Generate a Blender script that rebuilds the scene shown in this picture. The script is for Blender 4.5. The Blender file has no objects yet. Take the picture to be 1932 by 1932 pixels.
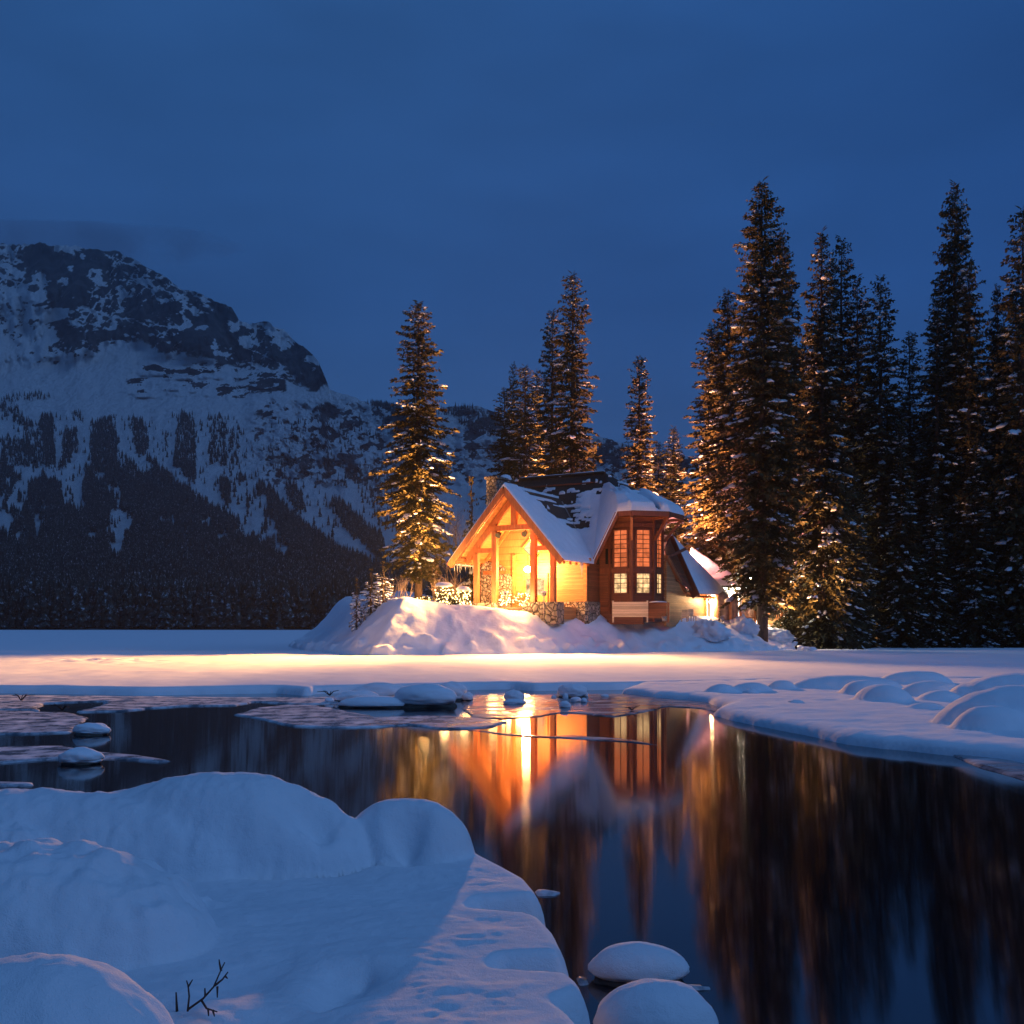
import bpy, bmesh, math, random
import numpy as np
from mathutils import Vector, Matrix
from math import radians, sin, cos, pi, sqrt

S = bpy.context.scene
COL = S.collection
F, HZ, CX, HC = 1932.0, 1180.0, 966.0, 2.5     # focal length in sketch units, horizon row, centre column, eye height

# ------------------------------------------------------------------ camera, sky, sun, exposure
cam = bpy.data.cameras.new('camera'); cam_o = bpy.data.objects.new('camera', cam); COL.objects.link(cam_o)
cam.sensor_width = 36; cam.lens = 36; cam.shift_y = (HZ - 966) / 1932
cam_o.location = (0, 0, HC); cam_o.rotation_euler = (radians(90), 0, 0)
cam.clip_end = 20000; cam.clip_start = 0.1
S.camera = cam_o
W = bpy.data.worlds.new('World'); S.world = W; W.use_nodes = True
nt = W.node_tree; nt.nodes.clear()
out = nt.nodes.new('ShaderNodeOutputWorld'); bg = nt.nodes.new('ShaderNodeBackground')
sky = nt.nodes.new('ShaderNodeTexSky'); sky.sky_type = 'NISHITA'; sky.sun_disc = False
SUN_EL, SUN_ROT = radians(-5.0), radians(150)
sky.sun_elevation = SUN_EL; sky.sun_rotation = SUN_ROT
sky.air_density = 1.0; sky.dust_density = 0.3; sky.ozone_density = 4.0
# thin overcast that evens the dusk sky out: a soft cloud veil mixed over the sky texture
tc = nt.nodes.new('ShaderNodeTexCoord'); sep = nt.nodes.new('ShaderNodeSeparateXYZ')
nt.links.new(tc.outputs['Generated'], sep.inputs[0])
ramp = nt.nodes.new('ShaderNodeValToRGB')
ramp.color_ramp.elements[0].position = 0.0; ramp.color_ramp.elements[0].color = (0.032, 0.074, 0.165, 1)
ramp.color_ramp.elements[1].position = 0.55; ramp.color_ramp.elements[1].color = (0.0185, 0.076, 0.226, 1)
e = ramp.color_ramp.elements.new(0.16); e.color = (0.0225, 0.067, 0.182, 1)
e = ramp.color_ramp.elements.new(0.30); e.color = (0.0172, 0.065, 0.202, 1)
e = ramp.color_ramp.elements.new(0.70); e.color = (0.012, 0.055, 0.170, 1)
e = ramp.color_ramp.elements.new(1.0); e.color = (0.006, 0.033, 0.115, 1)
nt.links.new(sep.outputs[2], ramp.inputs[0])
nz = nt.nodes.new('ShaderNodeTexNoise'); nz.inputs['Scale'].default_value = 2.2; nz.inputs['Detail'].default_value = 4
mp = nt.nodes.new('ShaderNodeMapping'); mp.inputs['Scale'].default_value = (1, 1, 3.2)
nt.links.new(tc.outputs['Generated'], mp.inputs[0]); nt.links.new(mp.outputs[0], nz.inputs['Vector'])
mr = nt.nodes.new('ShaderNodeMapRange'); mr.inputs[1].default_value = .3; mr.inputs[2].default_value = .75
mr.inputs[3].default_value = .78; mr.inputs[4].default_value = 1.2
nt.links.new(nz.outputs['Fac'], mr.inputs[0])
mul = nt.nodes.new('ShaderNodeVectorMath'); mul.operation = 'SCALE'
nt.links.new(ramp.outputs[0], mul.inputs[0]); nt.links.new(mr.outputs[0], mul.inputs['Scale'])
mrx = nt.nodes.new('ShaderNodeMapRange'); mrx.inputs[1].default_value = -.1; mrx.inputs[2].default_value = .55; nt.links.new(sep.outputs[0], mrx.inputs[0])
east = nt.nodes.new('ShaderNodeMix'); east.data_type = 'RGBA'; east.inputs[6].default_value = (1, 1, 1, 1); east.inputs[7].default_value = (.70, .84, .98, 1); nt.links.new(mrx.outputs[0], east.inputs[0])
mule = nt.nodes.new('ShaderNodeVectorMath'); mule.operation = 'MULTIPLY'; nt.links.new(mul.outputs[0], mule.inputs[0]); nt.links.new(east.outputs[2], mule.inputs[1]); mul = mule   # night comes up from the east side
mixs = nt.nodes.new('ShaderNodeMix'); mixs.data_type = 'RGBA'; mixs.inputs[0].default_value = 0.95
nt.links.new(sky.outputs[0], mixs.inputs[6]); nt.links.new(mul.outputs[0], mixs.inputs[7])
nt.links.new(mixs.outputs[2], bg.inputs['Color']); bg.inputs['Strength'].default_value = 1.3
nt.links.new(bg.outputs[0], out.inputs['Surface'])
sun = bpy.data.lights.new('sun', 'SUN'); sun_o = bpy.data.objects.new('sun', sun); COL.objects.link(sun_o)
sun.energy = 0.74; sun.angle = radians(40); sun.color = (0.24, 0.50, 1.0)      # last skylight of the dusk, high and very soft
sun_o.rotation_euler = Vector((-.62, .30, -.72)).to_track_quat('-Z', 'Y').to_euler()
S.view_settings.view_transform = 'Standard'; S.view_settings.look = 'None'
S.view_settings.exposure = 0.0; S.view_settings.gamma = 1.0
S.cycles.use_denoising = True
S.cycles.max_bounces = 6; S.cycles.diffuse_bounces = 3; S.cycles.glossy_bounces = 3
S.cycles.sample_clamp_indirect = 4.0
S.cycles.caustics_reflective = False; S.cycles.caustics_refractive = False

# ------------------------------------------------------------------ helpers
def P(px, py, Y):
    return Vector(((px - CX) * Y / F, Y, HC - (py - HZ) * Y / F))
def gy(py, z=0.0):                       # distance at which a point of height z shows on row py
    return (HC - z) * F / (py - HZ)
def G(px, py, z=0.0):
    Y = gy(py, z); return Vector(((px - CX) * Y / F, Y, z))

def _hash(ix, iy, iz, seed):
    h = (ix.astype(np.int64) * 374761393 + iy.astype(np.int64) * 668265263 + iz.astype(np.int64) * 2147483647 + seed * 1274126177) & 0xFFFFFFFF
    h = ((h ^ (h >> 13)) * 1274126177) & 0xFFFFFFFF
    h = (h ^ (h >> 16)) & 0xFFFFFFFF
    return h.astype(np.float64) / 4294967295.0
def vnoise(x, y, z=0.0, seed=0):
    x, y, z = np.broadcast_arrays(np.asarray(x, float), np.asarray(y, float), np.asarray(z, float))
    ix, iy, iz = np.floor(x), np.floor(y), np.floor(z)
    fx, fy, fz = x - ix, y - iy, z - iz
    fx, fy, fz = [f * f * f * (f * (f * 6 - 15) + 10) for f in (fx, fy, fz)]
    r = 0
    for dx in (0, 1):
        for dy in (0, 1):
            for dz in (0, 1):
                w = (fx if dx else 1 - fx) * (fy if dy else 1 - fy) * (fz if dz else 1 - fz)
                r = r + w * _hash(ix + dx, iy + dy, iz + dz, seed)
    return r
def fbm(x, y, z=0.0, seed=0, octaves=4, gain=.5, lac=2.03):
    a, s, t = 1.0, 0.0, 0.0
    for k in range(octaves):
        s = s + a * (vnoise(np.asarray(x) * lac ** k + 17.3 * k, np.asarray(y) * lac ** k - 9.1 * k, np.asarray(z) * lac ** k, seed + k) - .5)
        t += a; a *= gain
    return s / t * 2        # about -1..1
def sstep(a, b, x):
    t = np.clip((np.asarray(x, float) - a) / (b - a), 0, 1); return t * t * (3 - 2 * t)

def tag(o, label=None, cat=None, group=None, kind=None):
    if label: o['label'] = label
    if cat: o['category'] = cat
    if group: o['group'] = group
    if kind: o['kind'] = kind
    return o
def empty(name, loc=(0, 0, 0), rz=0.0):
    o = bpy.data.objects.new(name, None); COL.objects.link(o); o.location = loc; o.rotation_euler = (0, 0, rz)
    o.empty_display_size = .3; return o
def mesh_np(name, v, faces, mat, parent=None, smooth=False, mats=None, midx=None):
    """v (n,3); faces: array (m,k) or list of arrays"""
    me = bpy.data.meshes.new(name)
    fl = [np.asarray(f) for f in (faces if isinstance(faces, list) else [faces]) if len(f)]
    tot = np.concatenate([np.full(len(f), f.shape[1]) for f in fl])
    loops = np.concatenate([f.reshape(-1) for f in fl]).astype(np.int32)
    start = np.concatenate([[0], np.cumsum(tot)[:-1]]).astype(np.int32)
    me.vertices.add(len(v)); me.vertices.foreach_set('co', np.asarray(v, np.float32).reshape(-1))
    me.loops.add(len(loops)); me.loops.foreach_set('vertex_index', loops)
    me.polygons.add(len(tot)); me.polygons.foreach_set('loop_start', start)
    me.update(calc_edges=True); me.validate()
    if smooth: me.polygons.foreach_set('use_smooth', np.ones(len(me.polygons), bool))
    if mat: me.materials.append(mat)
    o = bpy.data.objects.new(name, me); COL.objects.link(o)
    if parent: o.parent = parent
    return o

class MB:
    def __init__(s, off=(0, 0, 0)): s.v = []; s.f = []; s.off = Vector(off)
    def add(s, vs, fs):
        b = len(s.v); s.v += [Vector(q) - s.off for q in vs]; s.f += [[b + i for i in f] for f in fs]; return s
    def box(s, c, size, ax=None):
        c = Vector(c); X, Y_, Z = (Vector((1, 0, 0)), Vector((0, 1, 0)), Vector((0, 0, 1))) if ax is None else ax
        hx, hy, hz = [k / 2 for k in size]
        vs = [c + X * (hx * i) + Y_ * (hy * j) + Z * (hz * k) for k in (-1, 1) for j in (-1, 1) for i in (-1, 1)]
        return s.add(vs, [[0, 2, 3, 1], [4, 5, 7, 6], [0, 1, 5, 4], [2, 6, 7, 3], [0, 4, 6, 2], [1, 3, 7, 5]])
    def bb(s, a, b):
        a, b = Vector(a), Vector(b); return s.box((a + b) / 2, [abs(k) for k in (b - a)])
    def beam(s, a, b, w, h, up=(0, 0, 1)):
        a, b = Vector(a), Vector(b); X = (b - a); L = X.length; X.normalize()
        up = Vector(up)
        if abs(X.dot(up)) > .97: up = Vector((0, 1, 0))
        Y_ = up.cross(X).normalized(); Z = X.cross(Y_).normalized()
        return s.box((a + b) / 2, (L, w, h), (X, Y_, Z))
    def prism(s, pts, d):                # polygon pts extruded by vector d
        n = len(pts); d = Vector(d); vs = [Vector(p) for p in pts] + [Vector(p) + d for p in pts]
        return s.add(vs, [list(range(n))[::-1], list(range(n, 2 * n))] + [[i, (i + 1) % n, n + (i + 1) % n, n + i] for i in range(n)])
    def tube(s, pts, rad, n=7, cap=True):
        pts = [Vector(p) for p in pts]; rad = [rad] * len(pts) if not hasattr(rad, '__len__') else rad
        b = len(s.v); ref = Vector((.31, .87, .2)).normalized()
        for i, p in enumerate(pts):
            t = (pts[min(i + 1, len(pts) - 1)] - pts[max(i - 1, 0)]).normalized()
            r = ref if abs(t.dot(ref)) < .9 else Vector((1, 0, 0))
            A = t.cross(r).normalized(); B = t.cross(A)
            for k in range(n):
                s.v.append(p + (A * cos(2 * pi * k / n) + B * sin(2 * pi * k / n)) * rad[i] - s.off)
        for i in range(len(pts) - 1):
            for k in range(n):
                s.f.append([b + i * n + k, b + i * n + (k + 1) % n, b + (i + 1) * n + (k + 1) % n, b + (i + 1) * n + k])
        if cap: s.f.append([b + k for k in range(n)][::-1]); s.f.append([b + (len(pts) - 1) * n + k for k in range(n)])
        return s
    def ball(s, c, r, nu=10, nv=7, noise=0.0, seed=0):
        c = Vector(c); r = (r, r, r) if not hasattr(r, '__len__') else r; b = len(s.v); rnd = random.Random(seed)
        for j in range(nv + 1):
            th = pi * j / nv
            for i in range(nu):
                ph = 2 * pi * i / nu; k = 1 + noise * (rnd.random() - .5) * (0 < j < nv)
                s.v.append(c + Vector((r[0] * sin(th) * cos(ph), r[1] * sin(th) * sin(ph), r[2] * cos(th))) * k - s.off)
        for j in range(nv):
            for i in range(nu):
                q = [b + j * nu + i, b + (j + 1) * nu + i, b + (j + 1) * nu + (i + 1) % nu, b + j * nu + (i + 1) % nu]
                s.f.append(q)
        return s
    def build(s, name, mat, parent=None, smooth=False, bevel=0):
        me = bpy.data.meshes.new(name); me.from_pydata([tuple(q) for q in s.v], [], s.f)
        bm = bmesh.new(); bm.from_mesh(me); bmesh.ops.remove_doubles(bm, verts=bm.verts, dist=1e-5) if smooth else None
        bmesh.ops.recalc_face_normals(bm, faces=bm.faces)
        if bevel: bmesh.ops.bevel(bm, geom=list(bm.edges), offset=bevel, segments=1, affect='EDGES')
        bm.to_mesh(me); bm.free()
        if smooth: me.polygons.foreach_set('use_smooth', [True] * len(me.polygons))
        me.materials.append(mat)
        o = bpy.data.objects.new(name, me); COL.objects.link(o)
        if parent: o.parent = parent
        return o

# ------------------------------------------------------------------ materials
def newmat(name):
    m = bpy.data.materials.new(name); m.use_nodes = True; t = m.node_tree
    return m, t, t.nodes['Principled BSDF']
def N(t, typ, **kw):
    n = t.nodes.new(typ)
    for k, v in kw.items():
        if k in n.inputs: n.inputs[k].default_value = v
        else: setattr(n, k, v)
    return n
def noise_node(t, scale, detail=4, rough=.5, vec=None, coord='Object', mapscale=None):
    n = N(t, 'ShaderNodeTexNoise', Scale=scale, Detail=detail, Roughness=rough)
    c = N(t, 'ShaderNodeTexCoord')
    src = c.outputs[coord]
    if mapscale:
        mpn = N(t, 'ShaderNodeMapping'); mpn.inputs['Scale'].default_value = mapscale
        t.links.new(src, mpn.inputs[0]); src = mpn.outputs[0]
    t.links.new(src, n.inputs['Vector']); return n
def rampn(t, fac, stops):
    r = N(t, 'ShaderNodeValToRGB'); cr = r.color_ramp
    cr.elements[0].position, cr.elements[0].color = stops[0][0], (*stops[0][1], 1)
    cr.elements[1].position, cr.elements[1].color = stops[-1][0], (*stops[-1][1], 1)
    for p, c in stops[1:-1]:
        q = cr.elements.new(p); q.color = (*c, 1)
    t.links.new(fac, r.inputs[0]); return r
def bump(t, b, fac, strength, dist, prev=None):
    n = N(t, 'ShaderNodeBump', Strength=strength, Distance=dist); t.links.new(fac, n.inputs['Height'])
    if prev: t.links.new(prev.outputs[0], n.inputs['Normal'])
    t.links.new(n.outputs[0], b.inputs['Normal']); return n

def mk_snow(name, col=(.84, .86, .9), grain=1.0, big=1.0, s1=7.0, s2=55.0):
    m, t, b = newmat(name)
    n0 = noise_node(t, 1.3, 5); r = rampn(t, n0.outputs['Fac'], [(.3, tuple(c * .93 for c in col)), (.7, col)])
    t.links.new(r.outputs[0], b.inputs['Base Color'])
    b.inputs['Roughness'].default_value = .62; b.inputs['Specular IOR Level'].default_value = .25
    n1 = noise_node(t, s1, 5, .6); n2 = noise_node(t, s2, 3, .6)
    p = bump(t, b, n1.outputs['Fac'], .45 * big, .03); bump(t, b, n2.outputs['Fac'], .5 * grain, .006, p)
    return m
M = {}
M['snow'] = mk_snow('snow')
M['snow_fore'] = mk_snow('snow_fore', (.76, .78, .82), grain=1.6, big=1.3, s1=8, s2=110)
M['snow_far'] = mk_snow('snow_far', big=1.9, s1=3.2, s2=12)
M['snow_lake'] = mk_snow('snow_lake', big=.6, s1=1.2, s2=9)
M['snow_tree'] = mk_snow('snow_tree', big=.7, s1=5)

def mk_water():
    m, t, b = newmat('still_water')
    b.inputs['Base Color'].default_value = (.004, .005, .008, 1); b.inputs['Roughness'].default_value = .085
    b.inputs['IOR'].default_value = 1.75; b.inputs['Anisotropic'].default_value = .93
    b.inputs['Specular IOR Level'].default_value = .75
    v = N(t, 'ShaderNodeCombineXYZ'); v.inputs[1].default_value = 1.0
    t.links.new(v.outputs[0], b.inputs['Tangent'])
    n = noise_node(t, 1.0, 2, .5, mapscale=(.9, .05, 1))
    mr_ = N(t, 'ShaderNodeMapRange'); mr_.inputs[3].default_value = .032; mr_.inputs[4].default_value = .066
    n.inputs['Scale'].default_value = 6.0
    t.links.new(n.outputs['Fac'], mr_.inputs[0]); t.links.new(mr_.outputs[0], b.inputs['Roughness'])
    return m
M['water'] = mk_water()
def mk_ice():
    m, t, b = newmat('lake_ice')
    n = noise_node(t, 1.7, 6, .65); r = rampn(t, n.outputs['Fac'], [(.38, (.10, .11, .13)), (.52, (.45, .46, .5)), (.66, (.8, .81, .85))])
    t.links.new(r.outputs[0], b.inputs['Base Color'])
    r2 = rampn(t, n.outputs['Fac'], [(.4, (.12,) * 3), (.62, (.6,) * 3)]); t.links.new(r2.outputs[0], b.inputs['Roughness'])
    n2 = noise_node(t, 12, 4, .6); bump(t, b, n2.outputs['Fac'], .5, .02); return m
M['ice'] = mk_ice()
def mk_glaze():
    m, t, b = newmat('thin_ice')
    n = noise_node(t, .8, 6, .6, mapscale=(.5, 1.4, 1)); r = rampn(t, n.outputs['Fac'], [(.42, (.07, .075, .09)), (.6, (.34, .35, .38)), (.72, (.75, .76, .8))])
    t.links.new(r.outputs[0], b.inputs['Base Color'])
    r2 = rampn(t, n.outputs['Fac'], [(.45, (.10,) * 3), (.66, (.55,) * 3)]); t.links.new(r2.outputs[0], b.inputs['Roughness'])
    n2 = noise_node(t, 9, 4, .6); bump(t, b, n2.outputs['Fac'], .25, .01); return m
M['glaze'] = mk_glaze()
def mk_rock(name, c1, c2, sc=3.0):
    m, t, b = newmat(name); n = noise_node(t, sc, 8, .65)
    r = rampn(t, n.outputs['Fac'], [(.3, c1), (.7, c2)]); t.links.new(r.outputs[0], b.inputs['Base Color'])
    b.inputs['Roughness'].default_value = .8; bump(t, b, n.outputs['Fac'], .8, .08); return m
M['rock'] = mk_rock('wet_rock', (.02, .018, .017), (.09, .08, .07))
def mk_wood(name, c1, c2, board=0.0, gloss=.55, grain=(2, 2, 14), axis=2):
    m, t, b = newmat(name); n = noise_node(t, 2.4, 6, .6, mapscale=grain)
    r = rampn(t, n.outputs['Fac'], [(.3, c1), (.7, c2)]); src = r.outputs[0]
    h = n.outputs['Fac']
    if board:
        c = N(t, 'ShaderNodeTexCoord'); sp = N(t, 'ShaderNodeSeparateXYZ'); t.links.new(c.outputs['Object'], sp.inputs[0])
        d = N(t, 'ShaderNodeMath', operation='DIVIDE'); d.inputs[1].default_value = board; t.links.new(sp.outputs[axis], d.inputs[0])
        fr = N(t, 'ShaderNodeMath', operation='FRACT'); t.links.new(d.outputs[0], fr.inputs[0])
        fl = N(t, 'ShaderNodeMath', operation='FLOOR'); t.links.new(d.outputs[0], fl.inputs[0])
        wn = N(t, 'ShaderNodeTexWhiteNoise', noise_dimensions='1D'); t.links.new(fl.outputs[0], wn.inputs['W'])
        hs = N(t, 'ShaderNodeHueSaturation'); t.links.new(src, hs.inputs['Color'])
        mv = N(t, 'ShaderNodeMapRange'); mv.inputs[3].default_value = .72; mv.inputs[4].default_value = 1.15
        t.links.new(wn.outputs[0], mv.inputs[0]); t.links.new(mv.outputs[0], hs.inputs['Value'])
        gap = rampn(t, fr.outputs[0], [(0, (.18,) * 3), (.09, (1,) * 3)])
        mx = N(t, 'ShaderNodeMix', data_type='RGBA', blend_type='MULTIPLY'); mx.inputs[0].default_value = 1
        t.links.new(hs.outputs[0], mx.inputs[6]); t.links.new(gap.outputs[0], mx.inputs[7]); src = mx.outputs[2]
        bump(t, b, fr.outputs[0], .6, .02)
    else:
        bump(t, b, h, .4, .01)
    t.links.new(src, b.inputs['Base Color']); b.inputs['Roughness'].default_value = gloss; return m
M['timber'] = mk_wood('orange_timber', (.25, .072, .022), (.43, .145, .045), grain=(3, 3, .4))
M['siding'] = mk_wood('cedar_siding', (.36, .155, .055), (.53, .26, .10), board=.17, grain=(.5, .5, 8))
M['soffit'] = mk_wood('soffit_boards', (.40, .165, .05), (.55, .25, .08), board=.20, grain=(6, .4, 6))
M['panel'] = mk_wood('cedar_panel', (.40, .155, .05), (.52, .22, .075), board=.6, grain=(3, 3, 1))
M['brown'] = mk_wood('dark_stained_wood', (.13, .033, .013), (.25, .070, .026), grain=(3, 3, .4))
M['brown_board'] = mk_wood('dark_stained_boards', (.14, .036, .014), (.26, .074, .027), board=.19, grain=(.5, .5, 7))
M['pale'] = mk_wood('pale_new_boards', (.55, .40, .27), (.72, .56, .40), board=.19, grain=(.5, .5, 7))
M['bark'] = mk_wood('bark', (.05, .03, .02), (.17, .10, .065), grain=(5, 5, 1.2), gloss=.9)
M['palebark'] = mk_wood('pale_bark', (.15, .10, .085), (.28, .20, .17), grain=(5, 5, 1.2), gloss=.9)
M['twig'] = mk_wood('twig_bark', (.03, .02, .018), (.07, .045, .035), grain=(5, 5, 5), gloss=.8)
def mk_stone(name, c1, c2, sc):
    m, t, b = newmat(name); c = N(t, 'ShaderNodeTexCoord')
    wob = noise_node(t, 2.0, 2); mx0 = N(t, 'ShaderNodeMix', data_type='VECTOR'); mx0.inputs[0].default_value = .06
    t.links.new(c.outputs['Object'], mx0.inputs[4]); t.links.new(wob.outputs['Color'], mx0.inputs[5])
    v1 = N(t, 'ShaderNodeTexVoronoi', Scale=sc); v2 = N(t, 'ShaderNodeTexVoronoi', Scale=sc, feature='DISTANCE_TO_EDGE')
    for v in (v1, v2): t.links.new(mx0.outputs[1], v.inputs['Vector'])
    sp = N(t, 'ShaderNodeSeparateColor'); t.links.new(v1.outputs['Color'], sp.inputs[0])
    r = rampn(t, sp.outputs[0], [(0, c1), (1, c2)])
    e_ = rampn(t, v2.outputs['Distance'], [(.02, (.10, .09, .08)), (.10, (1, 1, 1))])
    mx = N(t, 'ShaderNodeMix', data_type='RGBA', blend_type='MULTIPLY'); mx.inputs[0].default_value = 1
    t.links.new(r.outputs[0], mx.inputs[6]); t.links.new(e_.outputs[0], mx.inputs[7]); t.links.new(mx.outputs[2], b.inputs['Base Color'])
    rb = rampn(t, v2.outputs['Distance'], [(0, (0,) * 3), (.22, (1,) * 3)]); bump(t, b, rb.outputs[0], .9, .09)
    b.inputs['Roughness'].default_value = .8; return m
M['stone'] = mk_stone('river_stone', (.20, .16, .13), (.46, .40, .34), 3.4)
M['cutstone'] = mk_stone('rough_stone', (.16, .12, .10), (.36, .29, .23), 2.3)
def mk_plain(name, col, rough=.6, metal=0.0, nscale=9, var=.25):
    m, t, b = newmat(name); n = noise_node(t, nscale, 4)
    r = rampn(t, n.outputs['Fac'], [(.3, tuple(c * (1 - var) for c in col)), (.7, tuple(min(1, c * (1 + var)) for c in col))])
    t.links.new(r.outputs[0], b.inputs['Base Color']); b.inputs['Roughness'].default_value = rough; b.inputs['Metallic'].default_value = metal
    return m
M['shingle'] = mk_wood('roof_shingles', (.018, .014, .012), (.05, .038, .03), board=.22, grain=(4, 4, 1), gloss=.75)
M['iron'] = mk_plain('black_iron', (.012, .012, .013), .45, .6)
M['white'] = mk_plain('white_paint', (.75, .75, .74), .5, 0, 5, .06)
M['tarp'] = mk_plain('tan_canvas', (.42, .30, .20), .8, 0, 3, .3)
M['tarp2'] = mk_plain('orange_canvas', (.50, .26, .14), .8, 0, 3, .3)
M['cup'] = mk_plain('grey_metal', (.25, .24, .23), .45, .7)
def mk_needles(name, c1, c2):
    m, t, b = newmat(name); n = noise_node(t, .55, 5, .6)
    r = rampn(t, n.outputs['Fac'], [(.3, c1), (.7, c2)]); t.links.new(r.outputs[0], b.inputs['Base Color'])
    b.inputs['Roughness'].default_value = .65; b.inputs['Specular IOR Level'].default_value = .25; return m
M['needles'] = mk_needles('spruce_needles', (.052, .044, .016), (.145, .104, .038))
M['needles2'] = mk_needles('dark_needles', (.034, .033, .015), (.09, .074, .030))
def mk_emit(name, col, strength, var=0.0, scale=2.0, sample=True):
    m, t, b = newmat(name); t.nodes.remove(b); em = N(t, 'ShaderNodeEmission'); em.inputs['Strength'].default_value = strength
    if var:
        n = noise_node(t, scale, 3); r = rampn(t, n.outputs['Fac'], [(.35, tuple(c * (1 - var) for c in col)), (.65, col)])
        t.links.new(r.outputs[0], em.inputs['Color'])
    else: em.inputs['Color'].default_value = (*col, 1)
    t.links.new(em.outputs[0], t.nodes['Material Output'].inputs['Surface'])
    if not sample: m.cycles.emission_sampling = 'NONE'
    return m
M['pane_up'] = mk_emit('lit_pane_salmon', (1.0, .22, .075), 1.05, .5, 1.5)
M['pane_low'] = mk_emit('lit_pane_warm', (1.0, .60, .27), 1.7, .72, 2.6)
M['pane_diamond'] = mk_emit('lit_pane_yellow', (1.0, .74, .36), 1.6, .2, 2)
M['bulb'] = mk_emit('string_bulb', (1.0, .66, .26), 9, sample=False)
M['lamp'] = mk_emit('lamp_glass', (1.0, .78, .45), 60, sample=False)
M['strip'] = mk_emit('strip_lamp', (1.0, .93, .78), 7)
M['flame'] = mk_emit('small_bulb', (1.0, .7, .3), 6, sample=False)
def added_uplight(parent, loc, target, power, col, angle=140, blend=.5, radius=.3):
    """an added beam that lights the trees, not a lamp of the place; loc and target in the parent's frame (no rotation)"""
    o = lamp('added_uplight', 'SPOT', loc, power, col, parent, radius, spot_size=radians(angle), spot_blend=blend)
    o.rotation_euler = (Vector(target) - Vector(loc)).to_track_quat('-Z', 'Y').to_euler(); return o
def lamp(name, typ, loc, power, col, parent=None, radius=.2, **kw):
    l = bpy.data.lights.new(name, typ); l.energy = power; l.color = col; l.shadow_soft_size = radius
    for k, v in kw.items(): setattr(l, k, v)
    o = bpy.data.objects.new(name, l); COL.objects.link(o); o.location = loc
    if parent: o.parent = parent
    return o
# ------------------------------------------------------------------ the setting: water, lake, banks, mountain
def interp(x, pts):
    return np.interp(x, [p[0] for p in pts], [p[1] for p in pts])
def sdist(x, y, poly):
    """signed distance (inside positive) of points to a closed polygon"""
    poly = np.asarray(poly, float); n = len(poly); d = np.full(x.shape, 1e18); inside = np.zeros(x.shape, bool)
    for i in range(n):
        a, b = poly[i], poly[(i + 1) % n]; e = b - a; L = (e * e).sum() + 1e-12
        t = np.clip(((x - a[0]) * e[0] + (y - a[1]) * e[1]) / L, 0, 1)
        d = np.minimum(d, (x - a[0] - t * e[0]) ** 2 + (y - a[1] - t * e[1]) ** 2)
        c = (a[1] > y) != (b[1] > y)
        with np.errstate(divide='ignore', invalid='ignore'):
            xi = (b[0] - a[0]) * (y - a[1]) / (b[1] - a[1] + 1e-18) + a[0]
        inside ^= c & (x < xi)
    return np.where(inside, 1, -1) * np.sqrt(d)
def grid_faces(nr, nc, keep=None):
    i = np.arange((nr - 1) * (nc - 1)); r, c = i // (nc - 1), i % (nc - 1); a = r * nc + c
    f = np.stack([a, a + 1, a + nc + 1, a + nc], 1)
    return f if keep is None else f[keep.reshape(-1)]
def compact(v, f):
    u, inv = np.unique(f.reshape(-1), return_inverse=True); return v[u], inv.reshape(f.shape)
def bank(name, x0, x1, y0, y1, step, zfun, mat, zcut=-.25, parent=None):
    xs = np.arange(x0, x1 + step, step); ys = np.arange(y0, y1 + step, step); X, Y = np.meshgrid(xs, ys)
    Z = zfun(X, Y); v = np.stack([X, Y, Z], -1).reshape(-1, 3); nr, nc = X.shape
    zz = np.maximum.reduce([Z[:-1, :-1], Z[1:, :-1], Z[:-1, 1:], Z[1:, 1:]])
    f = grid_faces(nr, nc, zz > zcut); v, f = compact(v, f)
    return mesh_np(name, v, f, mat, parent, smooth=True)
def smooth_poly(pts, it=2):
    p = np.asarray(pts, float)
    for _ in range(it):
        q = np.roll(p, -1, 0); p = np.stack([.75 * p + .25 * q, .25 * p + .75 * q], 1).reshape(-1, 2)
    return p

# water: one dark still sheet
MB().bb((-120, 2.5, -.6), (120, 60, 0)).build('water', M['water'])
tag(bpy.data.objects['water'], kind='structure')

# lake snow: white sheet over the ice, front lip about 38 m off
rim = [(-400, 1306), (-100, 1306), (0, 1307), (90, 1308), (190, 1309), (260, 1311), (330, 1310), (420, 1308), (520, 1307), (577, 1312), (600, 1308), (690, 1306), (780, 1303), (900, 1300), (960, 1299),
       (1010, 1302), (1090, 1301), (1180, 1300), (1290, 1297), (1400, 1294), (1500, 1292), (1700, 1290), (2400, 1290)]
lip = [(lambda g: (g.x, g.y))(G(px, py + 1.5, 0)) for px, py in rim]
lip_x = np.array([p[0] for p in lip]); lip_y = np.array([p[1] for p in lip])
def lake_z(X, Y):
    d = Y - np.interp(X, lip_x, lip_y) - .25 * fbm(X * .35, Y * .0, seed=5)
    r = .55; t = np.clip(d / r, 0, 1)
    z = .30 * np.sqrt(1 - (1 - t) ** 2) + .09 * fbm(X * .22, Y * .10, seed=3) * sstep(.3, 2, d) + .035 * fbm(X * .9, Y * .5, seed=8, octaves=4, gain=.6) * sstep(.2, 1, d)
    px = CX + F * X / np.maximum(Y, 1); tr = np.exp(-((px - 190) / 120) ** 2 - ((Y - 64) / 5) ** 2) + .7 * np.exp(-((px - 440) / 60) ** 2 - ((Y - 74) / 4) ** 2)   # trodden patches
    z = z + tr * .22 * np.maximum(-.2, fbm(X * 1.3, Y * 1.1, seed=9, octaves=3, gain=.6))
    return np.where(d < 0, np.maximum(d * 3, -.3), z)
bank('lake_snow', -50, 50, 34, 90, .19, lake_z, M['snow_lake'])
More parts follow.
